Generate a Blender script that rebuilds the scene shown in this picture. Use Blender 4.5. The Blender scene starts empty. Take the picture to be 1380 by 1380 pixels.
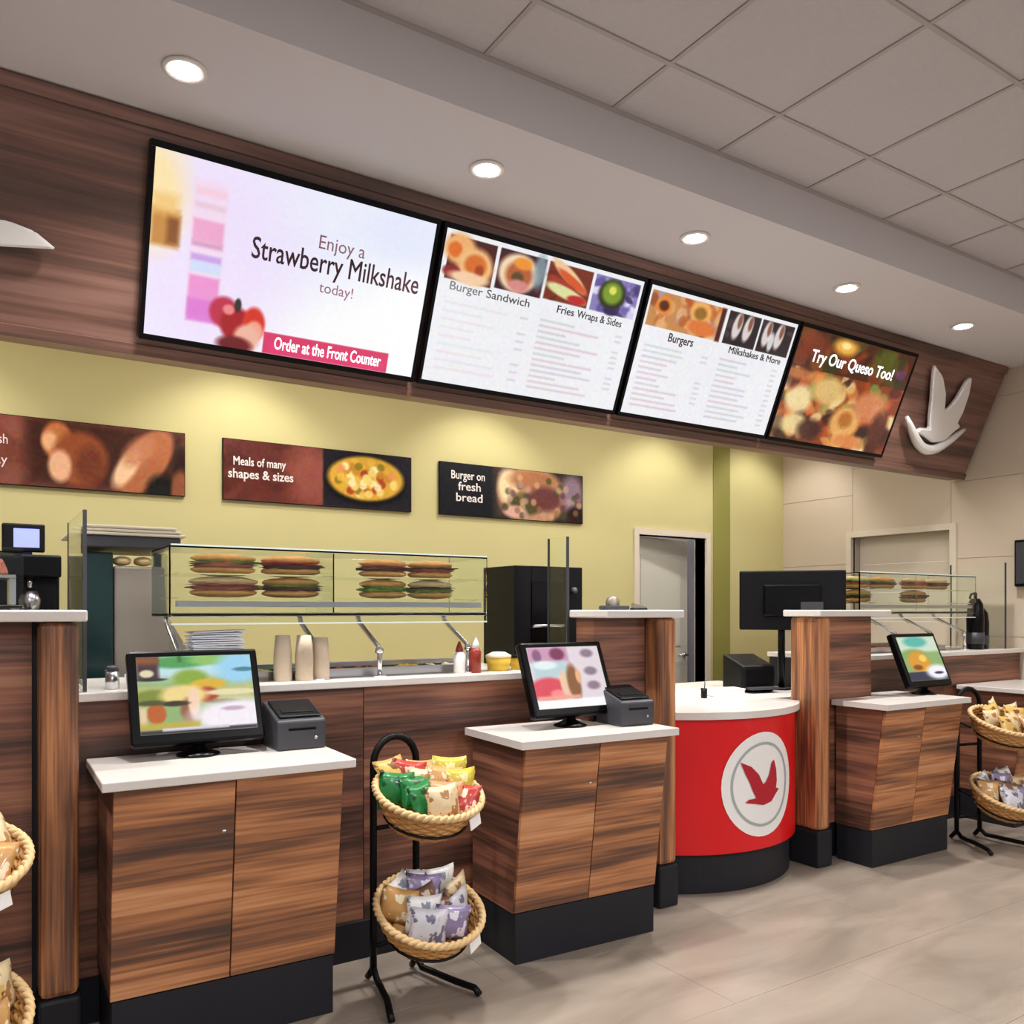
import bpy, bmesh, math, random
import numpy as np
from mathutils import Vector, Matrix
random.seed(7)
rng = np.random.default_rng(11)
PI = math.pi
S = bpy.context.scene
COL = S.collection

# ------------------------------------------------------------------ camera, world, exposure, lights
F_PX, CX, CY, EYE = 1140.0, 690.0, 822.0, 1.40
cam_d = bpy.data.cameras.new('camera')
cam = bpy.data.objects.new('camera', cam_d); COL.objects.link(cam)
cam_d.sensor_width = 36.0; cam_d.sensor_fit = 'HORIZONTAL'
cam_d.lens = F_PX / 1380.0 * 36.0
cam_d.shift_x = 0.0; cam_d.shift_y = (CY - 690.0) / 1380.0
cam_d.clip_start = 0.05; cam_d.clip_end = 60
yaw = math.atan2(1770, 1140)                    # angle of the view from +X
cam.location = (0, 0, EYE); cam.rotation_euler = (PI/2, 0, yaw - PI/2)
S.camera = cam

w = bpy.data.worlds.new('world'); S.world = w; w.use_nodes = True
bg = w.node_tree.nodes['Background']
bg.inputs[0].default_value = (1.0, 0.965, 0.985, 1); bg.inputs[1].default_value = 0.80
S.view_settings.view_transform = 'Standard'; S.view_settings.look = 'None'
S.view_settings.exposure = 0.20; S.view_settings.gamma = 1.0
S.view_settings.use_curve_mapping = False

def light(kind, name, loc, energy, color=(1, 1, 1), rot=(0, 0, 0), **kw):
    d = bpy.data.lights.new(name, kind); d.energy = energy; d.color = color
    for k, v in kw.items(): setattr(d, k, v)
    o = bpy.data.objects.new(name, d); o.location = loc; o.rotation_euler = rot
    COL.objects.link(o); return o
DOWN_X = [-0.56 + 1.166 * i for i in range(6)]; DOWN_Y = 2.94; Z_SOF = 3.19; Z_CEIL = 3.40
for x in DOWN_X:
    light('SPOT', 'downlight_lamp', (x, DOWN_Y, Z_SOF - 0.03), 118, (1, .96, .93), spot_size=math.radians(125), spot_blend=.8, shadow_soft_size=.06)
for x in (-.35, 1.4, 3.15, 4.9, 6.0):  # rightmost lamp is added to brighten the wall beside the stripe
    light('SPOT', 'prep_and_fill_lamp', (x, 4.75, Z_SOF - .03), 36, (1, .97, .92), rot=(math.radians(14), 0, 0), spot_size=math.radians(105), spot_blend=.6, shadow_soft_size=.05)
for x in (-.6, 1.7, 4.2):  # area lights over the prep zone, no fittings modelled
    light('AREA', 'prep_area_light', (x, 4.1, Z_SOF - .02), 22, (1, .97, .92), shape='RECTANGLE', size=1.1, size_y=.5)
light('AREA', 'passage_fill_light', (5.08, 6.1, Z_SOF - .02), 30, (1, .97, .94), shape='RECTANGLE', size=.5, size_y=.5)  # area light added to brighten the passage behind the door
for x in (-2.4, 0., 2.4, 4.8):  # unseen area lights, added as general fill for the room
    for y, e in ((-.9, 34), (-2.7, 48)):
        light('AREA', 'dining_fill_light', (x, y, Z_CEIL - .05), e, (1, .98, .98), shape='RECTANGLE', size=.58, size_y=.58)

# ------------------------------------------------------------------ materials
def lin(h):
    if isinstance(h, str):
        h = h.lstrip('#'); c = [int(h[i:i+2], 16) / 255 for i in (0, 2, 4)]
    else: c = h
    return [x / 12.92 if x <= .04045 else ((x + .055) / 1.055) ** 2.4 for x in c]
MATS = {}
def mat(name, col, rough=.5, metal=0., emit=0., trans=0., ior=1.45, coat=0., noise=0., nscale=8., bump=0., bscale=60.):
    m = bpy.data.materials.new(name); m.use_nodes = True; nt = m.node_tree; N = nt.nodes; L = nt.links
    b = N['Principled BSDF']; c = lin(col)
    b.inputs['Base Color'].default_value = (*c, 1); b.inputs['Roughness'].default_value = rough
    b.inputs['Metallic'].default_value = metal; b.inputs['Transmission Weight'].default_value = trans
    b.inputs['IOR'].default_value = ior; b.inputs['Coat Weight'].default_value = coat
    if emit: b.inputs['Emission Color'].default_value = (*c, 1); b.inputs['Emission Strength'].default_value = emit
    tc = N.new('ShaderNodeTexCoord')
    if noise:
        n = N.new('ShaderNodeTexNoise'); n.inputs['Scale'].default_value = nscale; n.inputs['Detail'].default_value = 5
        L.new(tc.outputs['Object'], n.inputs['Vector'])
        mx = N.new('ShaderNodeMix'); mx.data_type = 'RGBA'; L.new(n.outputs['Fac'], mx.inputs['Factor'])
        mx.inputs[6].default_value = (*[max(0, x * (1 - noise)) for x in c], 1); mx.inputs[7].default_value = (*[min(1, x * (1 + noise)) for x in c], 1)
        L.new(mx.outputs[2], b.inputs['Base Color'])
    if bump:
        n = N.new('ShaderNodeTexNoise'); n.inputs['Scale'].default_value = bscale; L.new(tc.outputs['Object'], n.inputs['Vector'])
        bm_ = N.new('ShaderNodeBump'); bm_.inputs['Strength'].default_value = bump; bm_.inputs['Distance'].default_value = .01
        L.new(n.outputs['Fac'], bm_.inputs['Height']); L.new(bm_.outputs['Normal'], b.inputs['Normal'])
    MATS[name] = m; return m
def wood(name, along, cols, rough=.42, scale=1.0):
    """plank laminate: long streaks along one axis, several tones, offset per object"""
    m = bpy.data.materials.new(name); m.use_nodes = True; nt = m.node_tree; N = nt.nodes; L = nt.links
    b = N['Principled BSDF']; b.inputs['Roughness'].default_value = rough
    tc = N.new('ShaderNodeTexCoord'); oi = N.new('ShaderNodeObjectInfo')
    off = N.new('ShaderNodeVectorMath'); off.operation = 'SCALE'; off.inputs[0].default_value = (13.1, 7.7, 9.3); L.new(oi.outputs['Random'], off.inputs['Scale'])
    add = N.new('ShaderNodeVectorMath'); add.operation = 'ADD'; L.new(tc.outputs['Object'], add.inputs[0]); L.new(off.outputs[0], add.inputs[1])
    def noise_(sc_long, sc_cross, detail, dist=0.):
        mp = N.new('ShaderNodeMapping'); s = [v * scale for v in ((sc_long, sc_long, sc_cross) if along == 'x' else (sc_cross, sc_cross, sc_long))]
        mp.inputs['Scale'].default_value = s; L.new(add.outputs[0], mp.inputs['Vector'])
        n = N.new('ShaderNodeTexNoise'); n.inputs['Scale'].default_value = 1; n.inputs['Detail'].default_value = detail
        n.inputs['Distortion'].default_value = dist; L.new(mp.outputs[0], n.inputs['Vector']); return n.outputs['Fac']
    big = noise_(.8, 12, 3, .3); fine = noise_(2.2, 85, 4, .2)
    mm = N.new('ShaderNodeMix'); mm.data_type = 'FLOAT'; mm.inputs['Factor'].default_value = .33; L.new(big, mm.inputs[2]); L.new(fine, mm.inputs[3])
    cr = N.new('ShaderNodeValToRGB'); L.new(mm.outputs[0], cr.inputs['Fac'])
    els = cr.color_ramp.elements; ps = [.34, .43, .50, .56, .65]
    els[0].position = ps[0]; els[0].color = (*lin(cols[0]), 1); els[1].position = ps[-1]; els[1].color = (*lin(cols[-1]), 1)
    for p, c in zip(ps[1:-1], cols[1:-1]): e = els.new(p); e.color = (*lin(c), 1)
    L.new(cr.outputs['Color'], b.inputs['Base Color'])
    bp = N.new('ShaderNodeBump'); bp.inputs['Strength'].default_value = .12; bp.inputs['Distance'].default_value = .004
    L.new(fine, bp.inputs['Height']); L.new(bp.outputs['Normal'], b.inputs['Normal'])
    MATS[name] = m; return m
W1 = ['#4a342a', '#724a34', '#9a6542', '#b97c50', '#cc956a']
W2 = ['#3a2821', '#5a3d31', '#7b5040', '#94614a', '#a8765a']
W3 = ['#4c3932', '#5e463d', '#704f44', '#7f5c50', '#8e6b60']
wood('wood_kiosk', 'x', W1); wood('wood_counter', 'x', W2); wood('wood_post', 'z', W1, scale=1.3); wood('wood_fascia', 'x', W3, rough=.33, scale=.75)
wood('wood_side', 'x', W2, scale=.9)
mat('quartz', '#dcd6d0', .25, noise=.06, nscale=90); mat('kick', '#26262b', .5, noise=.15)
mat('black_plastic', '#0b0b0e', .4); mat('black_gloss', '#040406', .3); mat('dark_grey', '#3c3d42', .45, noise=.1)
mat('ceiling_paint', '#d6d2d4', .9, noise=.03, nscale=2); mat('tile_white', '#c6c2c5', .95, noise=.05, nscale=40, bump=.2, bscale=150); mat('tbar', '#b2acab', .6)
mat('bulkhead_paint', '#cfc9c7', .9); mat('green_wall', '#c9bf87', .75, noise=.05, nscale=1.5); mat('green_dark', '#8e8a45', .7)
mat('beige_wall', '#cdbda9', .7, noise=.04, nscale=1.2); mat('beige_trim', '#d8ccba', .6); mat('joint', '#b5a89a', .9)
mat('wall_unseen', '#8c8b90', .8); mat('grey_door', '#c9c6b9', .6, noise=.04); mat('dark_jamb', '#77747c', .6)
mat('steel', '#c3c4c6', .28, 1.); mat('chrome', '#e9e9ec', .08, 1.); mat('emblem_metal', '#ffffff', .28, .45)
mat('glass', '#fafffc', .02, trans=1., ior=1.30); mat('glass_edge', '#dcece2', .3)
mat('red', '#dc0813', .38, coat=.15, noise=.05, nscale=3); mat('white', '#f2f1ef', .4); mat('logo_grey', '#a7b0ae', .5); mat('logo_red', '#b3142a', .4)
mat('wicker', '#c8965a', .6, noise=.25, nscale=40); mat('wicker_light', '#dcbb86', .55, noise=.2, nscale=50)
mat('lamp_glow', '#fff8ee', .5, emit=40); mat('baffle', '#e8e4df', .4)
mat('taupe_metal', '#8a8278', .42, .35, noise=.08, nscale=3); mat('teal_dark', '#1d3333', .15); mat('bread', '#dda157', .6, noise=.3, nscale=30); mat('bread_pale', '#efcf98', .6, noise=.25, nscale=30)
mat('lettuce', '#7fa03a', .6, noise=.4, nscale=60); mat('ham', '#b0604c', .5, noise=.3, nscale=40); mat('meat', '#6b3a2a', .6, noise=.4, nscale=50); mat('tomato', '#c2412c', .4)
mat('paper_cup', '#cdbda6', .6, noise=.08); mat('paper', '#e9ecf4', .6, noise=.06); mat('blue_screen', '#7d86ff', .3, emit=1.2)
mat('sauce_red', '#8e2f22', .35); mat('yellow_tub', '#d9b53c', .5); mat('cream', '#e8dfc8', .5); mat('green_bg', '#5c8a3a', .5, noise=.5, nscale=25)
for n_, c_ in dict(green='#1f7a3c', yellow='#c9b43a', red='#b8382e', tan='#c99a5e', peach='#d98f62', silver='#c9c8cf', white='#efece8', purple='#8d7fa6', brown='#7b5a49', cream='#ddc9a0', gold='#cfae62').items():
    mat('foil_' + n_, c_, .32, noise=.22, nscale=22, coat=.3)
# printed / lit colour painted per vertex
def cmat(name, emit):
    m = bpy.data.materials.new(name); m.use_nodes = True; nt = m.node_tree; b = nt.nodes['Principled BSDF']
    a = nt.nodes.new('ShaderNodeAttribute'); a.attribute_name = 'Col'
    if emit:
        b.inputs['Base Color'].default_value = (.02, .02, .02, 1); nt.links.new(a.outputs['Color'], b.inputs['Emission Color']); b.inputs['Emission Strength'].default_value = emit
    else: nt.links.new(a.outputs['Color'], b.inputs['Base Color'])
    b.inputs['Roughness'].default_value = .4; b.inputs['Specular IOR Level'].default_value = .2; MATS[name] = m; return m
cmat('screen_picture', .84); cmat('print', 0)
mat('floor_tile', '#a89c90', .26, noise=.10, nscale=1.6); mat('grout', '#7d746a', .8)
# broad mottling on the floor tile
def floor_mat():
    m = MATS['floor_tile']; nt = m.node_tree; N = nt.nodes; L = nt.links; b = N['Principled BSDF']
    g = N.new('ShaderNodeNewGeometry'); mp = N.new('ShaderNodeMapping'); mp.inputs['Scale'].default_value = (.8, 2.2, 1); L.new(g.outputs['Position'], mp.inputs['Vector'])
    n = N.new('ShaderNodeTexNoise'); n.inputs['Scale'].default_value = 1.7; n.inputs['Detail'].default_value = 7; n.inputs['Distortion'].default_value = .6; L.new(mp.outputs[0], n.inputs['Vector'])
    cr = N.new('ShaderNodeValToRGB'); L.new(n.outputs['Fac'], cr.inputs['Fac'])
    cr.color_ramp.elements[0].position = .3; cr.color_ramp.elements[0].color = (*lin('#857a6e'), 1)
    cr.color_ramp.elements[1].position = .7; cr.color_ramp.elements[1].color = (*lin('#a89c8e'), 1)
    L.new(cr.outputs['Color'], b.inputs['Base Color'])
floor_mat()
for k_ in ('black_plastic', 'black_gloss', 'kick'): MATS[k_].node_tree.nodes['Principled BSDF'].inputs['Specular IOR Level'].default_value = .22
# printed blotches on the snack bag foil
for k_, c_ in dict(green='#0c4a22', yellow='#e8e0a0', red='#f0d8c0', tan='#f0e2c4', peach='#a83020', silver='#6a6a80', white='#8c94a4', purple='#e6e2f0', brown='#d8c4b0', cream='#a87848', gold='#7a4a18').items():
    nt = MATS['foil_' + k_].node_tree; N = nt.nodes; b = N['Principled BSDF']; src = b.inputs['Base Color'].links[0].from_socket
    tc = N.new('ShaderNodeTexCoord'); n = N.new('ShaderNodeTexNoise'); n.inputs['Scale'].default_value = 34; n.inputs['Detail'].default_value = 2; nt.links.new(tc.outputs['Object'], n.inputs['Vector'])
    cr = N.new('ShaderNodeValToRGB'); cr.color_ramp.elements[0].position = .57; cr.color_ramp.elements[1].position = .61; nt.links.new(n.outputs['Fac'], cr.inputs['Fac'])
    mx = N.new('ShaderNodeMix'); mx.data_type = 'RGBA'; nt.links.new(cr.outputs['Color'], mx.inputs['Factor']); nt.links.new(src, mx.inputs[6]); mx.inputs[7].default_value = (*lin(c_), 1); nt.links.new(mx.outputs[2], b.inputs['Base Color'])

# ------------------------------------------------------------------ helpers
class MB:
    """collects shapes into one mesh"""
    def __init__(s): s.bm = bmesh.new()
    def _take(s, o, M):
        me = bpy.data.meshes.new('tmp'); o.to_mesh(me); o.free()
        if M is not None: me.transform(M)
        s.bm.from_mesh(me); bpy.data.meshes.remove(me); return s
    def box(s, x0, x1, y0, y1, z0, z1, bev=0., M=None):
        b = bmesh.new(); bmesh.ops.create_cube(b, size=1)
        for v in b.verts: v.co = Vector(((x0+x1)/2 + v.co.x*(x1-x0), (y0+y1)/2 + v.co.y*(y1-y0), (z0+z1)/2 + v.co.z*(z1-z0)))
        if bev: bmesh.ops.bevel(b, geom=b.edges[:], offset=bev, segments=2, affect='EDGES', profile=.5)
        return s._take(b, M)
    def hexa(s, pts, bev=0., M=None):
        """8 points: bottom 4 ccw, top 4 ccw"""
        b = bmesh.new(); v = [b.verts.new(p) for p in pts]
        for f in ((0,3,2,1), (4,5,6,7), (0,1,5,4), (1,2,6,5), (2,3,7,6), (3,0,4,7)): b.faces.new([v[i] for i in f])
        if bev: bmesh.ops.bevel(b, geom=b.edges[:], offset=bev, segments=2, affect='EDGES', profile=.5)
        return s._take(b, M)
    def lathe(s, prof, n=24, c=(0, 0, 0), M=None, sx=1., sy=1.):
        b = bmesh.new(); rings = []
        for r, z in prof:
            rings.append([b.verts.new((c[0] + sx*r*math.cos(2*PI*i/n), c[1] + sy*r*math.sin(2*PI*i/n), c[2] + z)) for i in range(n)])
        for a, q in zip(rings, rings[1:]):
            for i in range(n): b.faces.new((a[i], a[(i+1) % n], q[(i+1) % n], q[i]))
        b.faces.new(rings[0][::-1]); b.faces.new(rings[-1]); bmesh.ops.recalc_face_normals(b, faces=b.faces[:])
        for f in b.faces: f.smooth = True
        return s._take(b, M)
    def tube(s, pts, r, n=8, closed=False, M=None):
        b = bmesh.new(); P = [Vector(p) for p in pts]; rings = []; up = Vector((0, 0, 1)); prev = None
        for i, p in enumerate(P):
            if closed: t = P[(i+1) % len(P)] - P[i-1]
            else: t = P[min(i+1, len(P)-1)] - P[max(i-1, 0)]
            t.normalize()
            if prev is None:
                a = up if abs(t.z) < .9 else Vector((1, 0, 0)); u = t.cross(a).normalized()
            else: u = (prev - t * prev.dot(t)).normalized()
            prev = u; v = t.cross(u); rr = r[i] if isinstance(r, (list, tuple)) else r
            rings.append([b.verts.new(p + (u*math.cos(2*PI*k/n) + v*math.sin(2*PI*k/n))*rr) for k in range(n)])
        m = len(rings)
        for i in range(m if closed else m-1):
            a, q = rings[i], rings[(i+1) % m]
            for k in range(n): b.faces.new((a[k], a[(k+1) % n], q[(k+1) % n], q[k]))
        if not closed: b.faces.new(rings[0][::-1]); b.faces.new(rings[-1])
        bmesh.ops.recalc_face_normals(b, faces=b.faces[:])
        for f in b.faces: f.smooth = True
        return s._take(b, M)
    def prism(s, poly, y0, y1, M=None, bev=0.):
        """polygon in xz, extruded along y"""
        b = bmesh.new(); v = [b.verts.new((x, y0, z)) for x, z in poly]; f = b.faces.new(v)
        e = bmesh.ops.extrude_face_region(b, geom=[f]); 
        for q in e['geom']:
            if isinstance(q, bmesh.types.BMVert): q.co.y = y1
        bmesh.ops.recalc_face_normals(b, faces=b.faces[:])
        if bev: bmesh.ops.bevel(b, geom=b.edges[:], offset=bev, segments=2, affect='EDGES')
        return s._take(b, M)
    def blob(s, c, r, n=2, jit=0., M=None, seed=0):
        b = bmesh.new(); bmesh.ops.create_icosphere(b, subdivisions=n, radius=1); q = random.Random(seed)
        for v in b.verts:
            k = 1 + jit * (q.random() - .5) * 2; v.co = Vector((c[0] + v.co.x*r[0]*k, c[1] + v.co.y*r[1]*k, c[2] + v.co.z*r[2]*k))
        for f in b.faces: f.smooth = True
        return s._take(b, M)
    def mesh(s, name):
        me = bpy.data.meshes.new(name); s.bm.to_mesh(me); s.bm.free(); return me
def put(name, me, m, parent=None, label=None, loc=None, rot=None):
    if isinstance(me, MB): me = me.mesh(name)
    o = bpy.data.objects.new(name, me); COL.objects.link(o)
    if m and not me.materials: me.materials.append(MATS[m])
    if parent: o.parent = parent
    if label: o['label'] = label
    if loc: o.location = loc
    if rot: o.rotation_euler = rot
    return o
def tag(o, label, cat, group=None):
    o['label'] = label; o['category'] = cat
    if group: o['group'] = group
    return o
def thing(name, label, cat, loc=(0, 0, 0), rot=(0, 0, 0), group=None):
    o = bpy.data.objects.new(name, None); COL.objects.link(o); o.empty_display_size = .05
    o.location = loc; o.rotation_euler = rot; return tag(o, label, cat, group)
def struct(name, mb, m, parent=None):
    o = put(name, mb, m, parent)
    if not parent: o['kind'] = 'structure'
    return o
def copy_tree(o, parent=None):
    c = o.copy(); COL.objects.link(c); c.parent = parent
    for ch in list(o.children): copy_tree(ch, c)
    return c
def text(s, size, m, parent, loc, ext=.0005, name='lettering', width=None, align='LEFT', rot=(PI/2, 0, 0), bold=0.):
    cu = bpy.data.curves.new('txt', 'FONT'); cu.body = s; cu.size = size; cu.extrude = ext; cu.align_x = align; cu.bevel_depth = bold; cu.bevel_resolution = 0; cu.resolution_u = 3
    o = bpy.data.objects.new('txt', cu); COL.objects.link(o); bpy.context.view_layer.update()
    me = bpy.data.meshes.new_from_object(o.evaluated_get(bpy.context.evaluated_depsgraph_get()))
    bpy.data.objects.remove(o); bpy.data.curves.remove(cu)
    xs = [v.co.x for v in me.vertices]
    if width: 
        k = width / (max(xs) - min(xs))
        for v in me.vertices: v.co.x *= k
    me.materials.clear(); return put(name, me, m, parent, loc=loc, rot=rot)

# ---- painting of flat pictures (screens, posters) as vertex colours on a fine grid
class Canvas:
    def __init__(s, w, h, col, asp):
        s.w, s.h = w, h; s.a = np.ones((h, w, 3)) * np.array([int(col.lstrip('#')[i:i+2], 16)/255 for i in (0, 2, 4)])
        s.u, s.v = np.meshgrid(np.linspace(0, 1, w), np.linspace(0, 1, h)); s.asp = asp
    def c(s, h): return np.array([int(h.lstrip('#')[i:i+2], 16)/255 for i in (0, 2, 4)])
    def mix(s, k, col, al=1.):
        k = np.clip(k, 0, 1)[..., None] * al; s.a = s.a*(1-k) + s.c(col)*k
    def ell(s, cx, cy, rx, ry, col, soft=.15, al=1., rot=0.):
        du, dv = (s.u-cx)*s.asp, s.v-cy; cr, sr = math.cos(rot), math.sin(rot)
        x = (du*cr + dv*sr)/(rx*s.asp); y = (-du*sr + dv*cr)/ry
        s.mix((1 - np.sqrt(x*x + y*y))/soft + .5, col, al); return s
    def rect(s, x0, y0, x1, y1, col, soft=.004, al=1., skew=0.):
        u = s.u - skew*(s.v-y0); k = np.minimum(np.minimum(u-x0, x1-u), np.minimum(s.v-y0, y1-s.v)/s.asp)/soft + .5
        s.mix(k, col, al); return s
    def food(s, x0, y0, x1, y1, bgc, cols, n=40, r=.05, seed=1, ring=None):
        q = random.Random(seed); save = s.a.copy(); s.rect(x0, y0, x1, y1, bgc)
        for i in range(n):
            s.ell(q.uniform(x0, x1), q.uniform(y0, y1), r*q.uniform(.4, 1.2)/s.asp, r*q.uniform(.3, .9), q.choice(cols), .5, q.uniform(.5, .95), q.uniform(-1, 1))
        m = ((s.u >= x0) & (s.u <= x1) & (s.v >= y0) & (s.v <= y1))[..., None]; s.a = np.where(m, s.a, save); return s
    def burger(s, cx, cy, r, fill, bun='#d98a3a'):
        s.ell(cx, cy-.2*r, r/s.asp, .75*r, bun, .2); s.ell(cx-.2*r/s.asp, cy-.45*r, .6*r/s.asp, .3*r, '#f2c98c', .6, .8)
        s.ell(cx, cy+.15*r, 1.02*r/s.asp, .3*r, fill, .3); s.ell(cx, cy+.3*r, .95*r/s.asp, .22*r, '#5a2c1a', .3); s.ell(cx, cy+.5*r, .95*r/s.asp, .25*r, '#e0a25a', .3); return s
    def noise(s, amt):
        n = rng.normal(0, 1, (s.h//3+2, s.w//3+2, 3)); n = np.kron(n, np.ones((3, 3, 1)))[:s.h, :s.w]; s.a = np.clip(s.a + n*amt, 0, 1); return s
    def build(s, name, m, parent, W, H, loc=(0, 0, 0)):
        """grid plane in xz, origin at the top-left corner, facing -y"""
        w, h = s.w, s.h; a = np.clip(s.a, 0, 1); l = np.where(a <= .04045, a/12.92, ((a+.055)/1.055)**2.4)
        co = np.stack([s.u*W, np.zeros_like(s.u), -s.v*H], -1).reshape(-1, 3)
        i = np.arange(w*h).reshape(h, w); q = np.stack([i[1:, :-1], i[1:, 1:], i[:-1, 1:], i[:-1, :-1]], -1).reshape(-1, 4)
        me = bpy.data.meshes.new(name); me.from_pydata(co.tolist(), [], q.tolist())
        at = me.color_attributes.new('Col', 'FLOAT_COLOR', 'POINT')
        at.data.foreach_set('color', np.concatenate([l.reshape(-1, 3), np.ones((w*h, 1))], 1).astype(np.float32).ravel())
        return put(name, me, m, parent, loc=loc)

# ------------------------------------------------------------------ setting
XR, YB = 6.5, 5.35            # right wall plane, back wall plane
YL = 2.63                     # bulkhead face
# floor: base slab and large tiles
fl = struct('floor', MB().box(-4, XR+.2, -4, YB+1.6, -.12, -.006), 'grout')
tw, td = 1.2, .6
tile_me = MB().box(-tw/2+.0008, tw/2-.0008, -td/2+.0008, td/2-.0008, -.02, 0, .0006).mesh('floor_tile'); tile_me.materials.append(MATS['floor_tile'])
j = 0; y = 2.10 - 6*td
while y < 3.7:
    x = -1.2 + (.6 if j % 2 else 0) 
    while x < XR - tw/2:
        put('floor_tile', tile_me, None, fl, loc=(x + tw/2 - .1, y + td/2, 0)); x += tw
    y += td; j += 1
struct('trim_1', MB().box(-4, XR, 3.72, YB, -.02, -.001), 'floor_tile')
# ceiling: T-bar grid with lay-in tiles
ce = struct('ceiling', MB().box(-4, XR+.2, -4, YL, Z_CEIL+.03, Z_CEIL+.10), 'tile_white')
gx, gy, ox, oy = .595, .63, 2.165, 2.289
t_me = MB().box(-gx/2+.0085, gx/2-.0085, -gy/2+.0085, gy/2-.0085, -.004, .012, .003).mesh('ceiling_tile'); t_me.materials.append(MATS['tile_white'])
kx0, kx1 = -5, 6
for kx in range(kx0, kx1+1):
    for ky in range(0, 6):
        put('ceiling_tile', t_me, None, ce, loc=(ox + (kx+.5)*gx, oy - (ky+.5)*gy, Z_CEIL+.006))
    h_ = (YL - oy)
    put('ceiling_tile', MB().box(-gx/2+.0085, gx/2-.0085, -h_/2+.0085, h_/2-.002, -.004, .012, .003), 'tile_white', ce, loc=(ox + (kx+.5)*gx, oy + h_/2, Z_CEIL+.006))
for kx in range(kx0, kx1+2):
    put('grid_bar', MB().box(-.009, .009, oy-6*gy, YL-.001, -.003, .03), 'tbar', ce, loc=(ox + kx*gx, 0, Z_CEIL))
for ky in range(0, 7):
    put('grid_bar', MB().box(ox+kx0*gx, XR, -.009, .009, -.0038, .029), 'tbar', ce, loc=(0, oy - ky*gy, Z_CEIL))
put('wall_angle', MB().box(-3, XR, -.02, 0, -.006, .02), 'tbar', ce, loc=(0, YL, Z_CEIL))
# lowered soffit with its face
so = struct('trim_2', MB().box(-4, XR+.1, YL, YB+1.6, Z_SOF, Z_SOF+.3), 'ceiling_paint')
# back wall with door opening
DX0, DX1, DZ = 4.69, 5.47, 2.03
bw = MB(); bw.box(-4, DX0, YB, YB+.12, 0, Z_SOF); bw.box(DX1, XR+.12, YB, YB+.12, 0, Z_SOF); bw.box(DX0, DX1, YB, YB+.12, DZ, Z_SOF)
wb = struct('wall_back', bw, 'green_wall')
put('wall_stripe', MB().box(5.57, 5.78, YB-.006, YB, 0.1, Z_SOF), 'green_dark', wb, label='vertical olive green stripe')
# door frame and passage behind
df = struct('door_1', MB().box(DX0-.05, DX0, YB-.02, YB+.13, 0, DZ+.05).box(DX1, DX1+.05, YB-.02, YB+.13, 0, DZ+.05).box(DX0, DX1, YB-.02, YB+.13, DZ, DZ+.05), 'beige_trim')
put('door_leaf', MB().box(0, .74, 0, .04, .01, DZ-.01, .003).box(.10, .64, -.006, .0, .25, .95, .003).box(.10, .64, -.006, .0, 1.08, 1.88, .003), 'grey_door', df, loc=(DX0+.005, YB+.07, 0), rot=(0, 0, math.radians(8)))
put('door_handle', MB().lathe([(.0, 0), (.022, 0), (.022, .01), (.008, .015), (.008, .05), (.0, .05)], 12, M=Matrix.Rotation(PI/2, 4, 'X')).tube([(0, -.045, 0), (-.1, -.045, 0)], .008), 'steel', df, loc=(DX0+.68, YB+.16, 1.0))
struct('wall_passage', MB().box(DX0-.6, DX1+.6, YB+1.4, YB+1.5, 0, Z_SOF).box(DX1+.01, DX1+.11, YB+.121, YB+1.4, 0, Z_SOF).box(DX0-.11, DX0-.01, YB+.121, YB+1.4, 0, Z_SOF), 'dark_jamb')
# right wall: large panels with fine joints, service opening
WY0, WY1, WZ0, WZ1 = 3.72, 4.60, 1.05, 2.03
rw = MB(); rw.box(XR+.012, XR+.16, -1, WY0, 0, Z_CEIL+.03); rw.box(XR+.012, XR+.16, WY1, YB, 0, Z_SOF); rw.box(XR+.012, XR+.16, WY0, WY1, 0, WZ0); rw.box(XR+.012, XR+.16, WY0, WY1, WZ1, Z_SOF)
wr = struct('wall_right', rw, 'joint')
def panels(y0, y1, z0, z1, py=1.2, pz=.6):
    z = z0
    while z < z1 - .01:
        ze = min(z + pz, z1); y = y0
        while y < y1 - .01:
            ye = min(y + py, y1); put('wall_panel', MB().box(XR, XR+.012, y+.0015, ye-.0015, z+.0015, ze-.0015, .001), 'beige_wall', wr); y = ye
        z = ze
panels(WY1, YB, 0, Z_SOF); panels(2.62, WY0, 0, Z_SOF); panels(WY0, WY1, 0, WZ0); panels(WY0, WY1, WZ1, Z_SOF); panels(-1, 2.62, 0, Z_CEIL)
wi = struct('window_1', MB().box(XR-.025, XR+.03, WY0-.05, WY0, WZ0-.05, WZ1+.05).box(XR-.025, XR+.03, WY1, WY1+.05, WZ0-.05, WZ1+.05).box(XR-.025, XR+.03, WY0, WY1, WZ1, WZ1+.05).box(XR-.03, XR+.03, WY0, WY1, WZ0-.05, WZ0), 'beige_trim')
sl = MB(); z = WZ0 + .01
n = 0
while z < WZ1 - .005:
    put('shutter_slat', MB().box(XR+.10, XR+.112, WY0+.003, WY1-.003, z, min(z+.243, WZ1), .002), 'beige_trim', wi); z += .245
struct('wall_left_unseen', MB().box(-4.1, -4, -4, YB, 0, Z_CEIL+.03), 'wall_unseen'); struct('wall_front_unseen', MB().box(-4.1, XR+.16, -4.1, -4, 0, Z_CEIL+.03), 'wall_unseen')  # unseen walls, added to keep world light off the bulkhead face
# wall box at the far right
tb = thing('wall_box', 'black electrical box mounted on the beige right wall at the picture edge', 'box', (XR, 3.12, 1.57))
put('housing', MB().box(-.07, -.001, -.09, .09, 0, .34, .008), 'black_plastic', tb); put('cover', MB().box(-.078, -.07, -.075, .075, .02, .32, .004), 'dark_grey', tb)

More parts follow.
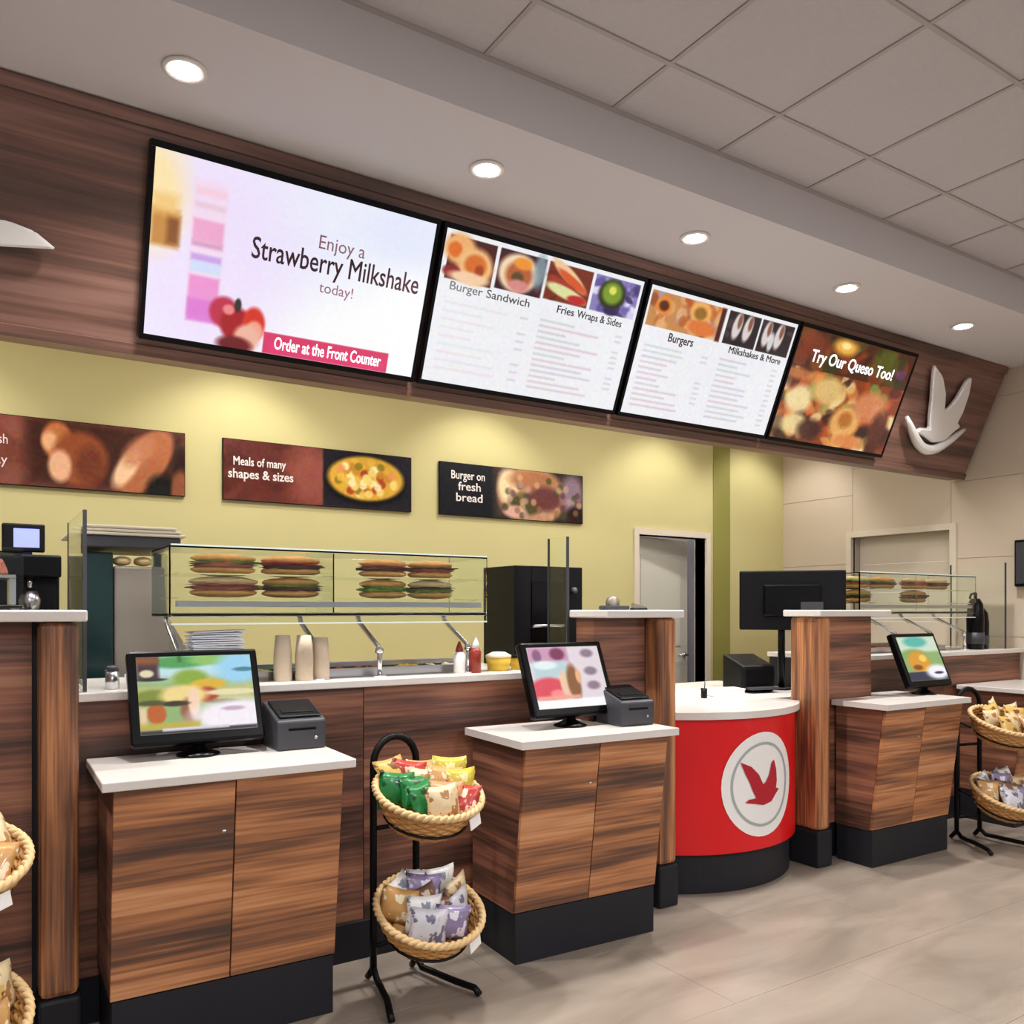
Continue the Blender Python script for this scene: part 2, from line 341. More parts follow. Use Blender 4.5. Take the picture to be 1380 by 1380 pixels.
# downlights
for i, x in enumerate(DOWN_X):
    nm = ['nearest the picture edge, just outside on the left', 'above the milkshake screen', 'above the second menu screen', 'above the third menu screen', 'above the queso screen', 'above the bird emblem by the right wall'][i]
    t = thing('downlight', 'round recessed ceiling downlight ' + nm, 'light', (x, DOWN_Y, Z_SOF), group='recessed downlights in the soffit')
    put('trim_ring', MB().lathe([(.056, -.001), (.072, -.001), (.073, -.006), (.060, -.010), (.056, -.007)], 28), 'baffle', t)
    put('lens', MB().lathe([(.0, -.009), (.04, -.009), (.055, -.006), (.055, -.002), (.0, -.002)], 24), 'lamp_glow', t)
for x, nm in ((-.35, 'first poster'), (1.4, 'second poster'), (3.15, 'third poster'), (4.9, 'doorway'), (6.0, 'right corner, added to brighten it')):  # corner fitting is made up to go with its added lamp
    t = thing('downlight', 'recessed downlight behind the menu fascia over the ' + nm, 'light', (x, 4.75, Z_SOF), group='prep area downlights behind the fascia')
    put('trim_ring', MB().lathe([(.056, -.001), (.072, -.001), (.073, -.006), (.060, -.010), (.056, -.007)], 28), 'baffle', t)
    put('lens', MB().lathe([(.0, -.009), (.04, -.009), (.055, -.006), (.055, -.002), (.0, -.002)], 24), 'lamp_glow', t)

# ------------------------------------------------------------------ fascia with menu screens
FY0, FZ0, FY1, FZ1 = 3.26, Z_SOF, 3.59, 2.41
ang = math.atan2(FY1-FY0, FZ0-FZ1); FL = math.hypot(FY1-FY0, FZ0-FZ1)
fa = thing('menu_fascia', 'long outward-leaning dark wood fascia under the soffit that carries the menu screens', 'fascia', (0, FY0, FZ0), (ang, 0, 0))
FX0 = -3.0
def pz(zc, yc):  # world yz -> fascia local yz
    v = Matrix.Rotation(-ang, 3, 'X') @ Vector((0, yc-FY0, zc-FZ0)); return v.y, v.z
b = MB(); 
back = pz(FZ0-.001, FY0+.45); bot = pz(FZ1, FY1+.12)
pts = [(0, -.002), (0, -FL), (bot[0], bot[1]), back]
b.hexa([(FX0, pts[0][0], pts[0][1]), (FX0, pts[1][0], pts[1][1]), (FX0, pts[2][0], pts[2][1]), (FX0, pts[3][0], pts[3][1]),
        (6.44, pts[0][0], pts[0][1]), (6.44, pts[1][0], pts[1][1]), (6.44, pts[2][0], pts[2][1]), (6.44, pts[3][0], pts[3][1])])
put('cladding', b, 'wood_fascia', fa)
put('top_cap', MB().box(FX0, 6.445, -.012, 0, -.05, -.006, .002), 'wood_fascia', fa); put('bottom_cap', MB().box(FX0, 6.445, -.012, 0, -FL-.008, -FL+.035, .002), 'wood_fascia', fa)
def screen_at(x0, label, W=1.17, H=.70):
    # hung on the fascia
    s_top = .085; o = Matrix.Rotation(ang, 3, 'X') @ Vector((0, -.001, -s_top))
    t = thing('menu_screen', label, 'screen', (x0, FY0+o.y, FZ0+o.z), (ang, 0, 0), 'ceiling-hung menu screens')
    put('housing', MB().box(0, W, -.05, 0, -H, 0, .004), 'black_gloss', t)
    put('bezel', MB().box(0, W, -.056, -.05, -.024, 0, .001).box(0, W, -.056, -.05, -H, -H+.022, .001).box(0, .016, -.056, -.05, -H+.022, -.024, .001).box(W-.016, W, -.056, -.05, -H+.022, -.024, .001), 'black_gloss', t)
    return t
IW, IH = 1.17-.032, .70-.046
def pic(c, t, mt='screen_picture'): return c.build('picture', mt, t, IW, IH, (.016, -.0515, -.024))
def stext(s, size, m, t, u, v, width=None, **k): return text(s, size, m, t, (.016 + u*IW, -.0525, -.024 - v*IH), width=width and width*IW, **k)
mat('ink_dark', '#4a2a3c', .5); mat('ink_pink', '#b98aa2', .5); mat('ink_grey', '#707078', .5); mat('ink_lit', '#ffffff', .5, emit=1.0); mat('ink_soft', '#c9bcc4', .5)
mat('ink_head', '#3d3a40', .5); mat('print_white', '#f0e6e2', .5)
# screen 1: milkshake
t = screen_at(.555, 'large lit screen advertising a strawberry milkshake, leftmost on the wood fascia')
c = Canvas(260, 150, '#f4f4ff', 1.7)
c.ell(.75, .75, .5, .6, '#ffffff', .9); c.ell(.45, .2, .35, .4, '#eef0ff', .9); c.ell(.18, .5, .3, .7, '#f1e2ff', .9, .9); c.ell(.9, .12, .2, .2, '#dfe6ff', .9, .6)
c.ell(.0, .22, .10, .28, '#ffe7b0', .9); c.rect(0, .30, .085, .50, '#c98a3c', .02); c.rect(.05, .33, .088, .48, '#8a4d16', .02); c.rect(0, .22, .08, .33, '#f3c677', .03, .8)
c.rect(.125, .10, .235, .88, '#f6dcf2', .02, .9)
for (y0, y1, cc) in ((.14, .18, '#f7cfe0'), (.22, .25, '#e9cbd8'), (.31, .43, '#f0a3cc'), (.43, .46, '#d99ac0'), (.5, .54, '#c9a0e8'), (.54, .6, '#cfe0fb'), (.62, .85, '#ee8fd0'), (.75, .88, '#e07ad6')):
    c.rect(.13, y0, .23, y1, cc, .012, .9)
c.ell(.255, .80, .05, .09, '#c02a48', .3); c.ell(.30, .86, .055, .10, '#a80f1c', .3); c.ell(.27, .78, .02, .03, '#ee8888', .5); c.ell(.36, .84, .04, .10, '#d8301f', .3); c.ell(.365, .88, .03, .06, '#f4a38c', .4); c.ell(.34, .93, .045, .08, '#f0b7a0', .4)
c.ell(.30, .745, .012, .04, '#2c2a20', .4); c.ell(.30, .98, .06, .05, '#6d0a12', .5)
c.rect(.40, .87, .89, 1.0, '#dc3866', .004); c.rect(.42, .93, .88, .99, '#ee3f7a', .02, .6)
c.noise(.005); pic(c, t)
stext('Enjoy a', .075, 'ink_pink', t, .555, .315, .175); stext('Strawberry Milkshake', .115, 'ink_dark', t, .325, .455, .64, bold=.001)
stext('today!', .06, 'ink_pink', t, .58, .57, .13); stext('Order at the Front Counter', .07, 'ink_lit', t, .44, .965, .42, bold=.0008)
# screen 2: menu
def lines(c, x0, x1, y0, y1, n, seed, cols=('#cfc9d2', '#d9c6cc', '#c8d2d0')):
    q = random.Random(seed)
    for k in range(n):
        y = y0 + (y1-y0)*k/n; c.rect(x0, y, x0 + (x1-x0)*q.uniform(.3, .75), y + .016, q.choice(cols), .006, .8)
        if q.random() < .7: c.rect(x1-.04, y, x1, y+.014, '#d2ccd4', .006, .8)
t = screen_at(1.745, 'lit menu screen with four small food photos above two price columns')
c = Canvas(260, 150, '#f1f1f5', 1.7)
FC = ['#e38a35', '#f0c07a', '#c45a22', '#f6dcb2', '#8c2f18', '#eaa25a']
c.food(.02, .03, .235, .31, '#4a1c18', ['#4a1c18', '#6a2a1c'], 8, .05, 3)
c.ell(.07, .11, .07, .10, '#f0b070', .4); c.ell(.05, .12, .03, .05, '#e0702a', .4); c.ell(.15, .20, .08, .12, '#f3bd80', .35); c.ell(.15, .19, .05, .07, '#d9702c', .4); c.ell(.17, .22, .02, .04, '#a8451c', .5); c.ell(.05, .26, .04, .04, '#8c1f1c', .4); c.ell(.13, .28, .09, .04, '#f6cfa8', .5)
c.food(.25, .03, .475, .30, '#3a1a22', ['#3a1a22', '#521f22'], 8, .05, 4)
c.ell(.35, .17, .095, .13, '#f4d9b4', .25); c.ell(.355, .18, .065, .09, '#b8623a', .4); c.ell(.365, .10, .045, .04, '#f0953a', .4); c.ell(.35, .2, .03, .04, '#5d4a2a', .5); c.ell(.45, .12, .03, .12, '#8fa6b0', .6, .8); c.ell(.36, .25, .05, .04, '#d98a86', .5)
c.food(.49, .03, .72, .29, '#7a2f1c', ['#7a2f1c', '#5a1f12'], 8, .05, 5)
c.ell(.60, .10, .11, .045, '#f0c89a', .3, 1, .5); c.ell(.62, .13, .09, .03, '#d85a2c', .4, 1, .4); c.ell(.59, .18, .10, .035, '#a83a2a', .4, 1, .3); c.ell(.60, .22, .11, .04, '#dfe0a0', .35, 1, .2); c.ell(.66, .25, .05, .03, '#c02a2a', .4)
c.food(.735, .03, .985, .29, '#8a80b8', ['#5a4a98', '#c9c2e8', '#3c2f6a', '#efe8ff'], 26, .06, 6)
c.ell(.84, .15, .075, .11, '#2a3018', .25); c.ell(.84, .14, .055, .08, '#7c9a2a', .4); c.ell(.84, .12, .02, .03, '#e0e060', .5); c.ell(.85, .27, .04, .03, '#2c2050', .5)
lines(c, .04, .44, .45, .95, 9, 2, ('#e6e2ea', '#ecdfe4', '#e0e9e6')); lines(c, .50, .95, .43, .96, 13, 3)
c.noise(.01); pic(c, t)
stext('Burger', .052, 'ink_grey', t, .05, .375, .15, bold=.0004); stext('Sandwich', .052, 'ink_grey', t, .22, .375, .21, bold=.0004); stext('Fries', .05, 'ink_head', t, .57, .365, .09, bold=.0006); stext('Wraps & Sides', .05, 'ink_head', t, .68, .365, .25, bold=.0006)
# screen 3
t = screen_at(2.935, 'lit menu screen with orange food and dark milkshake photos above text')
c = Canvas(260, 150, '#f1f1f5', 1.7)
c.food(.015, .03, .49, .30, '#c98a4e', ['#e8b07a', '#b85a22', '#f2c896', '#7c3018', '#d9803c', '#a89ab8'], 40, .07, 8)
c.ell(.10, .13, .05, .07, '#e88a3a', .3); c.ell(.10, .13, .03, .04, '#5a2a12', .5); c.ell(.33, .11, .07, .08, '#f0b060', .3); c.ell(.33, .12, .04, .05, '#9a6a2a', .5); c.ell(.36, .23, .10, .06, '#e07a3a', .4); c.rect(.46, .03, .49, .3, '#4c1f16', .01)
c.food(.51, .03, .985, .30, '#2c2224', ['#2c2224', '#4c3c3c', '#1a1416'], 20, .06, 9)
for cx_ in (.585, .66, .80, .89): c.ell(cx_, .14, .030, .11, '#e8dcd8', .35, .95, .1); c.ell(cx_+.01, .10, .014, .06, '#8a5a48', .5)
c.rect(.735, .03, .748, .3, '#efeff5', .004); c.ell(.84, .2, .02, .08, '#ffffff', .5, .8)
lines(c, .04, .45, .44, .96, 12, 5, ('#d9c2cc', '#cfc9d2', '#c9d6d0')); lines(c, .53, .95, .42, .96, 12, 7)
c.noise(.012); pic(c, t)
stext('Burgers', .062, 'ink_head', t, .17, .385, .16, bold=.001); stext('Milkshakes & More', .052, 'ink_head', t, .57, .365, .38, bold=.0008)
# screen 4
t = screen_at(4.118, 'lit screen filled by an orange food photo, rightmost on the fascia')
c = Canvas(260, 150, '#7a3a1c', 1.7)
c.food(0, 0, 1, .34, '#4a2410', ['#7a4a18', '#2c1a10', '#5a4a1c', '#8a3a1a', '#33380f'], 40, .12, 12)
c.ell(.38, .08, .10, .07, '#f2b24a', .7); c.ell(.38, .07, .04, .03, '#ffe9a0', .6); c.ell(.12, .12, .12, .12, '#8c3a20', .8, .8); c.ell(.75, .12, .10, .14, '#5a6018', .8, .8); c.ell(.92, .2, .05, .05, '#8a3aa0', .8, .5)
c.food(0, .34, 1, 1, '#8c3c18', ['#e89a4e', '#f2c98a', '#b8501f', '#5a1c0c', '#f6e0a6', '#d9743a', '#8a8a3a', '#2a1008', '#2a1008'], 130, .11, 13)
c.ell(.14, .62, .10, .13, '#f4dfa6', .5, .9); c.ell(.16, .85, .10, .10, '#f0d898', .5, .9); c.ell(.36, .50, .14, .12, '#e8c07a', .5, .9); c.ell(.30, .88, .10, .10, '#3c1a10', .6, .9); c.ell(.57, .76, .13, .17, '#eeb062', .4, .95); c.ell(.57, .73, .06, .08, '#b8702e', .6); c.ell(.75, .56, .15, .14, '#dc8a58', .5, .9); c.ell(.66, .93, .14, .07, '#e08a4a', .5, .9); c.ell(.88, .78, .08, .2, '#5a200e', .6, .9); c.ell(.06, .4, .2, .05, '#e08a4a', .8, .7)
c.noise(.02); pic(c, t)
stext('Try Our Queso Too!', .10, 'ink_lit', t, .13, .27, .72, bold=.0015)
# bird emblems
BIRD = [(-.25, .20), (-.13, .155), (-.04, .08), (.015, -.01), (.055, .01), (.10, .07), (.135, .17), (.17, .19), (.205, .10), (.215, .0), (.20, -.06), (.25, -.075), (.20, -.11), (.13, -.17), (.02, -.19), (-.10, -.165), (-.20, -.15), (-.16, -.125), (-.07, -.12), (-.11, -.06), (-.15, .02), (-.20, .10)]
def emblem(x, s_, label, flip=1, sw=1.):
    o = Matrix.Rotation(ang, 3, 'X') @ Vector((0, 0, -s_))
    t = thing('bird_emblem', label, 'emblem', (x, FY0+o.y, FZ0+o.z), (ang, 0, 0))
    k = 1.12
    put('bird', MB().prism([(flip*a*k, b_*1.15*k) for a, b_ in BIRD][::flip], -.055, -.02, bev=.010), 'emblem_metal', t)
    if flip < 0: put('swoosh', MB().prism([(-.42, -.20), (.30, -.195), (.49, -.165), (.42, -.12), (.34, -.105), (.15, -.12), (-.2, -.17)], -.055, -.02, bev=.008), 'emblem_metal', t)
    else: put('swoosh', MB().tube([(flip*sw*(-.36+.72*i/14), -.035, -.27+.13*math.cos(PI*(i/14-.5)*1.3)*-1+.10) for i in range(15)], [.008+.030*math.sin(PI*min(1, (i+.5)/15))**.7 for i in range(15)], 8), 'emblem_metal', t)
    for px_, pz_ in ((0, -.08), (.12*flip, -.1)): put('standoff', MB().tube([(px_, -.03, pz_), (px_, -.001, pz_)], .01), 'steel', t)
emblem(5.79, .38, 'raised silver bird emblem on the wood fascia beside the right end')
emblem(-.22, .36, 'raised silver emblem on the wood fascia cut by the left picture edge', -1, 1.35)

# posters on the back wall
def poster(x0, c, label, W=1.28, H=.38, zt=2.46):
    t = thing('wall_poster', label, 'poster', (x0, YB-.001, zt)); 
    put('backing', MB().box(0, W, -.02, 0, -H, 0, .002), 'black_plastic', t); c.build('picture', 'print', t, W-.008, H-.008, (.004, -.0205, -.004)); return t
c = Canvas(220, 66, '#7d4438', 3.37)
c.food(0, 0, 1, 1, '#83483c', ['#7a4034', '#8e5246', '#6e3a2c'], 40, .3, 21)
c.rect(.35, 0, 1, 1, '#3a1f16', .06, .85); c.ell(.47, .3, .06, .28, '#cf7c48', .3); c.ell(.44, .32, .03, .14, '#f0b888', .6); c.ell(.56, .55, .11, .42, '#9a5230', .3); c.ell(.48, .68, .045, .24, '#ecb590', .4); c.ell(.60, .65, .06, .3, '#6d3626', .6, .8)
c.ell(.83, .52, .085, .62, '#b06a44', .2, 1, .55); c.ell(.75, .62, .04, .35, '#f4c9a0', .5, 1, .5); c.ell(.80, .35, .05, .3, '#c4805c', .6, .8, .7); c.ell(.90, 1.0, .07, .30, '#14140e', .5); c.ell(1.0, .55, .05, .3, '#2a120c', .5); c.ell(.985, .95, .045, .35, '#8a5038', .4)
c.noise(.015); t = poster(-.18, c, 'brown wall poster with baked bread rolls, leftmost on the green wall')
text('Baked fresh', .075, 'print_white', t, (.10, -.021, -.16), width=.26); text('every day', .075, 'print_white', t, (.10, -.021, -.27), width=.26)
c = Canvas(220, 66, '#5c2a22', 3.37)
c.food(0, 0, .5, 1, '#642e26', ['#5a261e', '#6e342a', '#4a1e16'], 30, .3, 22); c.ell(.45, .5, .14, .5, '#9a5648', .9, .8); c.rect(.5, 0, 1, 1, '#1c1a22', .01)
c.ell(.74, .5, .235, .46, '#0c0c10', .1); c.ell(.74, .46, .215, .40, '#d9a83c', .15)
q = random.Random(5)
for i in range(70):
    a, r = q.uniform(0, 2*PI), q.uniform(0, .85); c.ell(.74+.2*r*math.cos(a), .46+.36*r*math.sin(a), .022, .07, q.choice(['#f2d678', '#e8b84c', '#c98a2c', '#a8401f', '#f6e9b0', '#8a7a22', '#e0905c']), .5, .9, q.uniform(-1, 1))
c.noise(.015); t = poster(1.32, c, 'dark red wall poster with a skillet of yellow food, middle of the three')
text('Meals of many', .075, 'print_white', t, (.06, -.021, -.16), width=.33, bold=.0012); text('shapes & sizes', .08, 'print_white', t, (.03, -.021, -.24), width=.41, bold=.0015)
c = Canvas(220, 66, '#14161c', 3.37)
c.rect(.36, 0, 1, 1, '#4c3830', .06); c.ell(.62, .5, .24, .6, '#b88a6a', .2); c.ell(.45, .35, .07, .35, '#e8cda0', .5); c.ell(.62, .2, .16, .2, '#a8704a', .5); c.ell(.58, .68, .12, .22, '#4c4a2a', .4); c.ell(.72, .55, .12, .25, '#6a3a3a', .5); c.ell(.5, .85, .08, .12, '#d8a69a', .5)
c.ell(.92, .4, .08, .4, '#a08aa0', .6, .8); c.ell(.95, .85, .07, .2, '#2a1a18', .5)
q = random.Random(9)
for i in range(40): c.ell(q.uniform(.42, .98), q.uniform(.15, .95), .02, .07, q.choice(['#c9a078', '#5a3a3a', '#8a6a4a', '#3c4a26', '#b8948a']), .6, .7, q.uniform(-1, 1))
c.noise(.015); t = poster(2.82, c, 'black wall poster with a stacked burger and three white words, rightmost of the three')
for k, (s_, x_, w_) in enumerate((('Burger on', .09, .28), ('fresh', .15, .19), ('bread', .13, .22))): text(s_, .085, 'print_white', t, (x_, -.021, -.115-.08*k), width=w_, bold=.001)

# ------------------------------------------------------------------ counters and low walls
def counter(x0, x1, label, y=3.2, ztop=1.12, depth=.62):
    t = thing('service_counter', label, 'counter', (x0, y, 0)); W = x1-x0
    put('kick_plate', MB().box(.0, W, -.02, .03, 0, .15), 'kick', t)
    n = max(1, round(W/1.05)); 
    for k in range(n): put('front_panel', MB().box(W*k/n+.0015, W*(k+1)/n-.0015, 0, .02, .15, ztop-.03, .0015), 'wood_counter', t)
    put('carcass', MB().box(.0, W, .03, depth, 0, ztop-.031), 'kick', t)
    put('worktop', MB().box(0, W, -.03, depth+.02, ztop-.03, ztop, .004), 'quartz', t); return t
counter(.302, 2.393, 'long wood-fronted counter with pale top between the first and second tall wood posts')
counter(4.505, XR-.005, 'wood-fronted counter with pale top in front of the right wall')
def pony(x0, x1, post, label, y0=2.95, y1=3.17, z=1.40):
    """tall thin partition with a round-cornered post at one end"""
    t = thing('low_wall', label, 'partition', (x0, y0, 0)); W = x1-x0; D = y1-y0
    px = (W-.11, W) if post == 'right' else (0, .11); bx = (0, W-.125) if post == 'right' else (.125, W)
    put('panel', MB().box(bx[0], bx[1], .09, D, .2, z-.036), 'wood_side', t)
    put('reveal', MB().box(min(bx[1], px[0]) if post == 'right' else .11, px[0] if post == 'right' else bx[0], .10, D, .0, z-.036), 'kick', t)
    put('post', MB().box(px[0], px[1], 0, D, .2, z-.036, .02), 'wood_post', t)
    put('post_base', MB().box(px[0]-.006, px[1]+.006, -.006, D, 0, .2, .012), 'kick', t)
    put('kick_plate', MB().box(bx[0], bx[1], .11, D, 0, .2), 'kick', t)
    put('cap', MB().box(-.02, W+.02, -.03, D+.03, z-.036, z, .006), 'quartz', t); return t
pony(-1.6, .295, 'right', 'tall wood partition with a post and pale cap at the left picture edge')
pony(2.40, 2.832, 'right', 'tall wood partition with pale cap behind the middle kiosk, left of the red counter')
pony(3.87, 4.47, 'left', 'tall wood partition with pale cap right of the red counter', y1=3.14)
# red curved counter
rc = thing('red_counter', 'curved red counter with a white round bird logo between two wood posts', 'counter', (3.352, 3.1, 0))
def arc(n, R, halfx, sag0):
    # chord from -halfx..halfx at y=0 bulging to -sag
    a = math.asin(halfx/R); return [(R*math.sin(-a + 2*a*i/n), -(R*math.cos(-a + 2*a*i/n) - R*math.cos(a))) for i in range(n+1)]
def slab(front, yb, z0, z1):
    b = bmesh.new(); pts = list(front) + [(front[-1][0], yb), (front[0][0], yb)]
    v = [b.verts.new((x, y, z0)) for x, y in pts]; f = b.faces.new(v); e = bmesh.ops.extrude_face_region(b, geom=[f])
    for q_ in e['geom']:
        if isinstance(q_, bmesh.types.BMVert): q_.co.z = z1
    bmesh.ops.recalc_face_normals(b, faces=b.faces[:]); m = MB(); m._take(b, None); return m
HX = .512
sag = .205; Rr = (HX*HX + sag*sag)/(2*sag)
fr = arc(32, Rr, HX, 0)
put('red_front', slab(fr, .04, .20, .865), 'red', rc)
put('kick_plate', slab([(x*.96, y*.92+.02) for x, y in fr], .04, 0, .20), 'kick', rc)
put('worktop', slab([(x*1.0, y-.03) for x, y in fr], .145, .865, .90), 'quartz', rc)
put('worktop_back', MB().box(-.505, 1.12, .1455, 1.15, .865, .90, .003), 'quartz', rc); put('carcass', MB().box(-.49, 1.1, .15, 1.13, 0, .864), 'kick', rc)
# logo discs bent to the front
def bent(fn_pts, off, name, m, faces, cuts=0):
    # points given in (arc length, z) are laid flat, subdivided, then wrapped on the cylinder
    yc = Rr*math.cos(math.asin(HX/Rr)); b = bmesh.new(); vs = [b.verts.new((s_, 0, z_)) for s_, z_ in fn_pts]
    for f in faces: b.faces.new([vs[i] for i in f])
    if cuts: bmesh.ops.subdivide_edges(b, edges=b.edges[:], cuts=cuts, use_grid_fill=True)
    for v in b.verts: a = v.co.x/Rr; v.co = Vector(((Rr+off)*math.sin(a), yc-(Rr+off)*math.cos(a), v.co.z))
    bmesh.ops.recalc_face_normals(b, faces=b.faces[:])
    if sum(f.normal.y for f in b.faces) > 0: bmesh.ops.reverse_faces(b, faces=b.faces[:])
    m_ = MB(); m_._take(b, None); return put(name, m_, m, rc)
LC = (.015, .525)
def disc_pts(r0, r1, n=40, rings=5):
    P = []; Fc = []
    for k in range(rings+1):
        r = r0 + (r1-r0)*k/rings
        for i in range(n): P.append((LC[0] + r*math.cos(2*PI*i/n), LC[1] + r*math.sin(2*PI*i/n)*1.0))
    for k in range(rings):
        for i in range(n): Fc.append((k*n+i, k*n+(i+1) % n, (k+1)*n+(i+1) % n, (k+1)*n+i))
    return P, Fc
P_, F_ = disc_pts(.001, .262); bent(P_, .004, 'logo_disc', 'white', F_)
P_, F_ = disc_pts(.198, .212, rings=1); bent(P_, .006, 'logo_ring', 'logo_grey', F_)
import mathutils.geometry as mg
bp = [(LC[0]-.015+a*.56, LC[1]+b_*.58+.005) for a, b_ in BIRD]
tri = mg.tessellate_polygon([[Vector((x, z, 0)) for x, z in bp]]); bent(bp, .008, 'logo_bird', 'logo_red', tri, 4)

# kiosks
def kiosk(x, label, rz=0., y=2.705, notch=None):
    """origin: floor under the middle of the slab front; notch = (x0, x1, depth) where it butts a partition"""
    t = thing('order_kiosk', label, 'kiosk', (x, y, 0), (0, 0, rz), 'wood order kiosks with pale tops')
    hw, D, ZT = .355, .47, .897
    def strips(h):
        if not notch: return [(-h, h, D)]
        if notch[0] < 0: return [(-h, notch[1], notch[2]), (notch[1], h, D)]
        return [(-h, notch[0], D), (notch[0], h, notch[2])]
    wt, bs, cs = MB(), MB(), MB()
    for a, b_, d in strips(.39): wt.box(a, b_, 0, d+.005, ZT-.03, ZT, 0 if notch else .004)
    for a, b_, d in strips(hw-.005): bs.box(a, b_, .12, d, 0, .20)
    for a, b_, d in strips(hw): cs.hexa([(a, .135, .2), (b_, .135, .2), (b_, d, .2), (a, d, .2), (a, .05, ZT-.03), (b_, .05, ZT-.03), (b_, d, ZT-.03), (a, d, ZT-.03)])
    put('worktop', wt, 'quartz', t); put('base', bs, 'kick', t); put('carcass', cs, 'wood_side', t)
    for a, b_ in ((-hw, -.002), (.002, hw)):
        d = put('door', MB().hexa([(a, .117, .205), (b_, .117, .205), (b_, .134, .205), (a, .134, .205), (a, .031, ZT-.034), (b_, .031, ZT-.034), (b_, .048, ZT-.034), (a, .048, ZT-.034)], .0015), 'wood_kiosk', t)
        if a < -.1: put('lock', MB().lathe([(0, 0), (.009, 0), (.009, .006), (0, .006)], 12, c=(0, 0, 0), M=Matrix.Translation((b_-.03, .058, .70)) @ Matrix.Rotation(PI/2, 4, 'X')), 'steel', d)
    return t
kiosk(.718, 'nearest wood order kiosk with a burger screen and grey receipt printer', -.02, 2.70)
kiosk(2.16, 'wood order kiosk in the middle with a red picture on its screen', -.04, 2.66, (.19, 9, .345))
kiosk(4.47, 'wood order kiosk right of the red counter with a tilted burger screen', -.02, 2.67, (-9, .06, .345))
kiosk(6.0, 'rightmost wood order kiosk, mostly cut by the right picture edge', 0, 2.70)

# customer screens
def monitor(x, y, label, cnv, z=.8975, rz=0.):
    t = thing('customer_screen', label, 'screen', (x, y, z), (0, 0, rz), 'black customer screens on the kiosks')
    put('stand_base', MB().lathe([(0, 0), (.072, 0), (.072, .006), (.05, .014), (.022, .03), (.018, .09), (0, .09)], 28), 'black_gloss', t)
    e = MB(); T = Matrix.Translation((0, -.045, .048)) @ Matrix.Rotation(math.radians(-22), 4, 'X')
    put('casing', e.box(-.22, .22, -.012, .03, 0, .335, .010, M=T).box(-.12, .12, .03, .055, .06, .26, .01, M=T), 'black_gloss', t)
    p = cnv.build('picture', 'screen_picture', t, .385, .275, (0, 0, 0)); p.matrix_local = T @ Matrix.Translation((-.1925, -.0135, .310))
    p.matrix_parent_inverse = Matrix.Identity(4)
    return t
def cv(): return Canvas(110, 80, '#8fb070', 1.4)
c = cv(); c.rect(0, 0, 1, .30, '#bfe0e6', .1); c.ell(.35, .08, .25, .08, '#4c9a50', .5); c.ell(.65, .06, .2, .07, '#8cc060', .5); c.ell(.88, .18, .2, .22, '#9ad2f0', .6); c.ell(.93, .2, .10, .03, '#2a6a7a', .5, .8)
c.rect(0, 0, .18, .30, '#3c1c2c', .04); c.rect(0, 0, .18, .1, '#8a4c20', .05); c.ell(.08, .22, .06, .05, '#e0d8b0', .4)
c.ell(.45, .3, .15, .12, '#86a834', .5); c.rect(0, .4, 1, .62, '#cfc47c', .08, .8); c.ell(.12, .52, .16, .09, '#7c8a30', .5); c.ell(.60, .38, .16, .07, '#dcb02c', .3); c.ell(.58, .52, .10, .10, '#a83a1c', .4); c.ell(.8, .5, .25, .04, '#e8dcae', .5)
c.ell(.38, .52, .20, .13, '#f0d58a', .4); c.ell(.14, .74, .08, .13, '#bc5a10', .2); c.rect(.0, .66, .06, .9, '#e8c8a0', .03); c.ell(.42, .72, .08, .16, '#8c5030', .5, .9); c.ell(.46, .62, .05, .20, '#f6d2b4', .5); c.ell(.3, .62, .12, .035, '#2c200c', .5); c.ell(.1, .60, .12, .035, '#4a4a14', .6); c.ell(.72, .62, .14, .03, '#5a4a2a', .6, .8); c.ell(.12, .3, .12, .02, '#1c1408', .6); c.rect(.35, .0, .38, .08, '#2a6a30', .02)
c.ell(.85, .82, .42, .22, '#f6eef6', .5); c.ell(.8, .72, .1, .03, '#b48aa8', .6, .7); c.rect(0, .86, .5, .94, '#c4a83c', .04, .9); c.rect(0, .95, 1, 1, '#2a2030', .02); c.rect(.18, .93, .75, .965, '#d8d4dc', .01); c.noise(.008)
monitor(.675, 3.06, 'black customer screen showing a sandwich photo on the nearest kiosk', c)
c = cv(); c.rect(0, 0, 1, 1, '#e6d9e0', .01); c.rect(0, 0, .55, .25, '#cf9ab8', .04); c.ell(.4, .12, .10, .10, '#7c2c54', .5); c.ell(.12, .14, .06, .1, '#8a5a80', .5); c.rect(.04, .24, .5, .5, '#bcd4da', .05); c.ell(.2, .3, .16, .07, '#e8f4f4', .5)
c.ell(.2, .7, .26, .2, '#e0485a', .3); c.ell(.3, .78, .10, .08, '#ff8c8c', .5); c.ell(.42, .62, .06, .22, '#f0caa8', .5); c.ell(.55, .6, .09, .3, '#8c5a34', .4); c.ell(.63, .5, .04, .12, '#f0b48a', .5)
for y_ in (.12, .42, .66): c.ell(.82, y_, .09, .07, '#7c6478', .6, .8)
c.rect(0, .86, 1, 1, '#fdfbfd', .02); c.rect(.02, .8, .6, .86, '#f0a890', .03); c.noise(.008)
monitor(2.20, 2.95, 'black customer screen with a red and white advert on the middle kiosk', c)
c = cv(); c.rect(0, 0, 1, .35, '#cfe0cc', .05); c.ell(.45, .12, .3, .12, '#58b8a8', .5); c.ell(.3, .4, .3, .12, '#8aa860', .6); c.ell(.38, .58, .28, .24, '#e09a2c', .4); c.ell(.5, .5, .1, .08, '#f6d060', .5); c.ell(.3, .7, .12, .06, '#8a4a18', .5)
c.rect(0, .8, 1, 1, '#2c3048', .02); c.ell(.78, .82, .3, .16, '#f6f4fa', .5); c.ell(.8, .84, .12, .03, '#2a3050', .5); c.noise(.008)
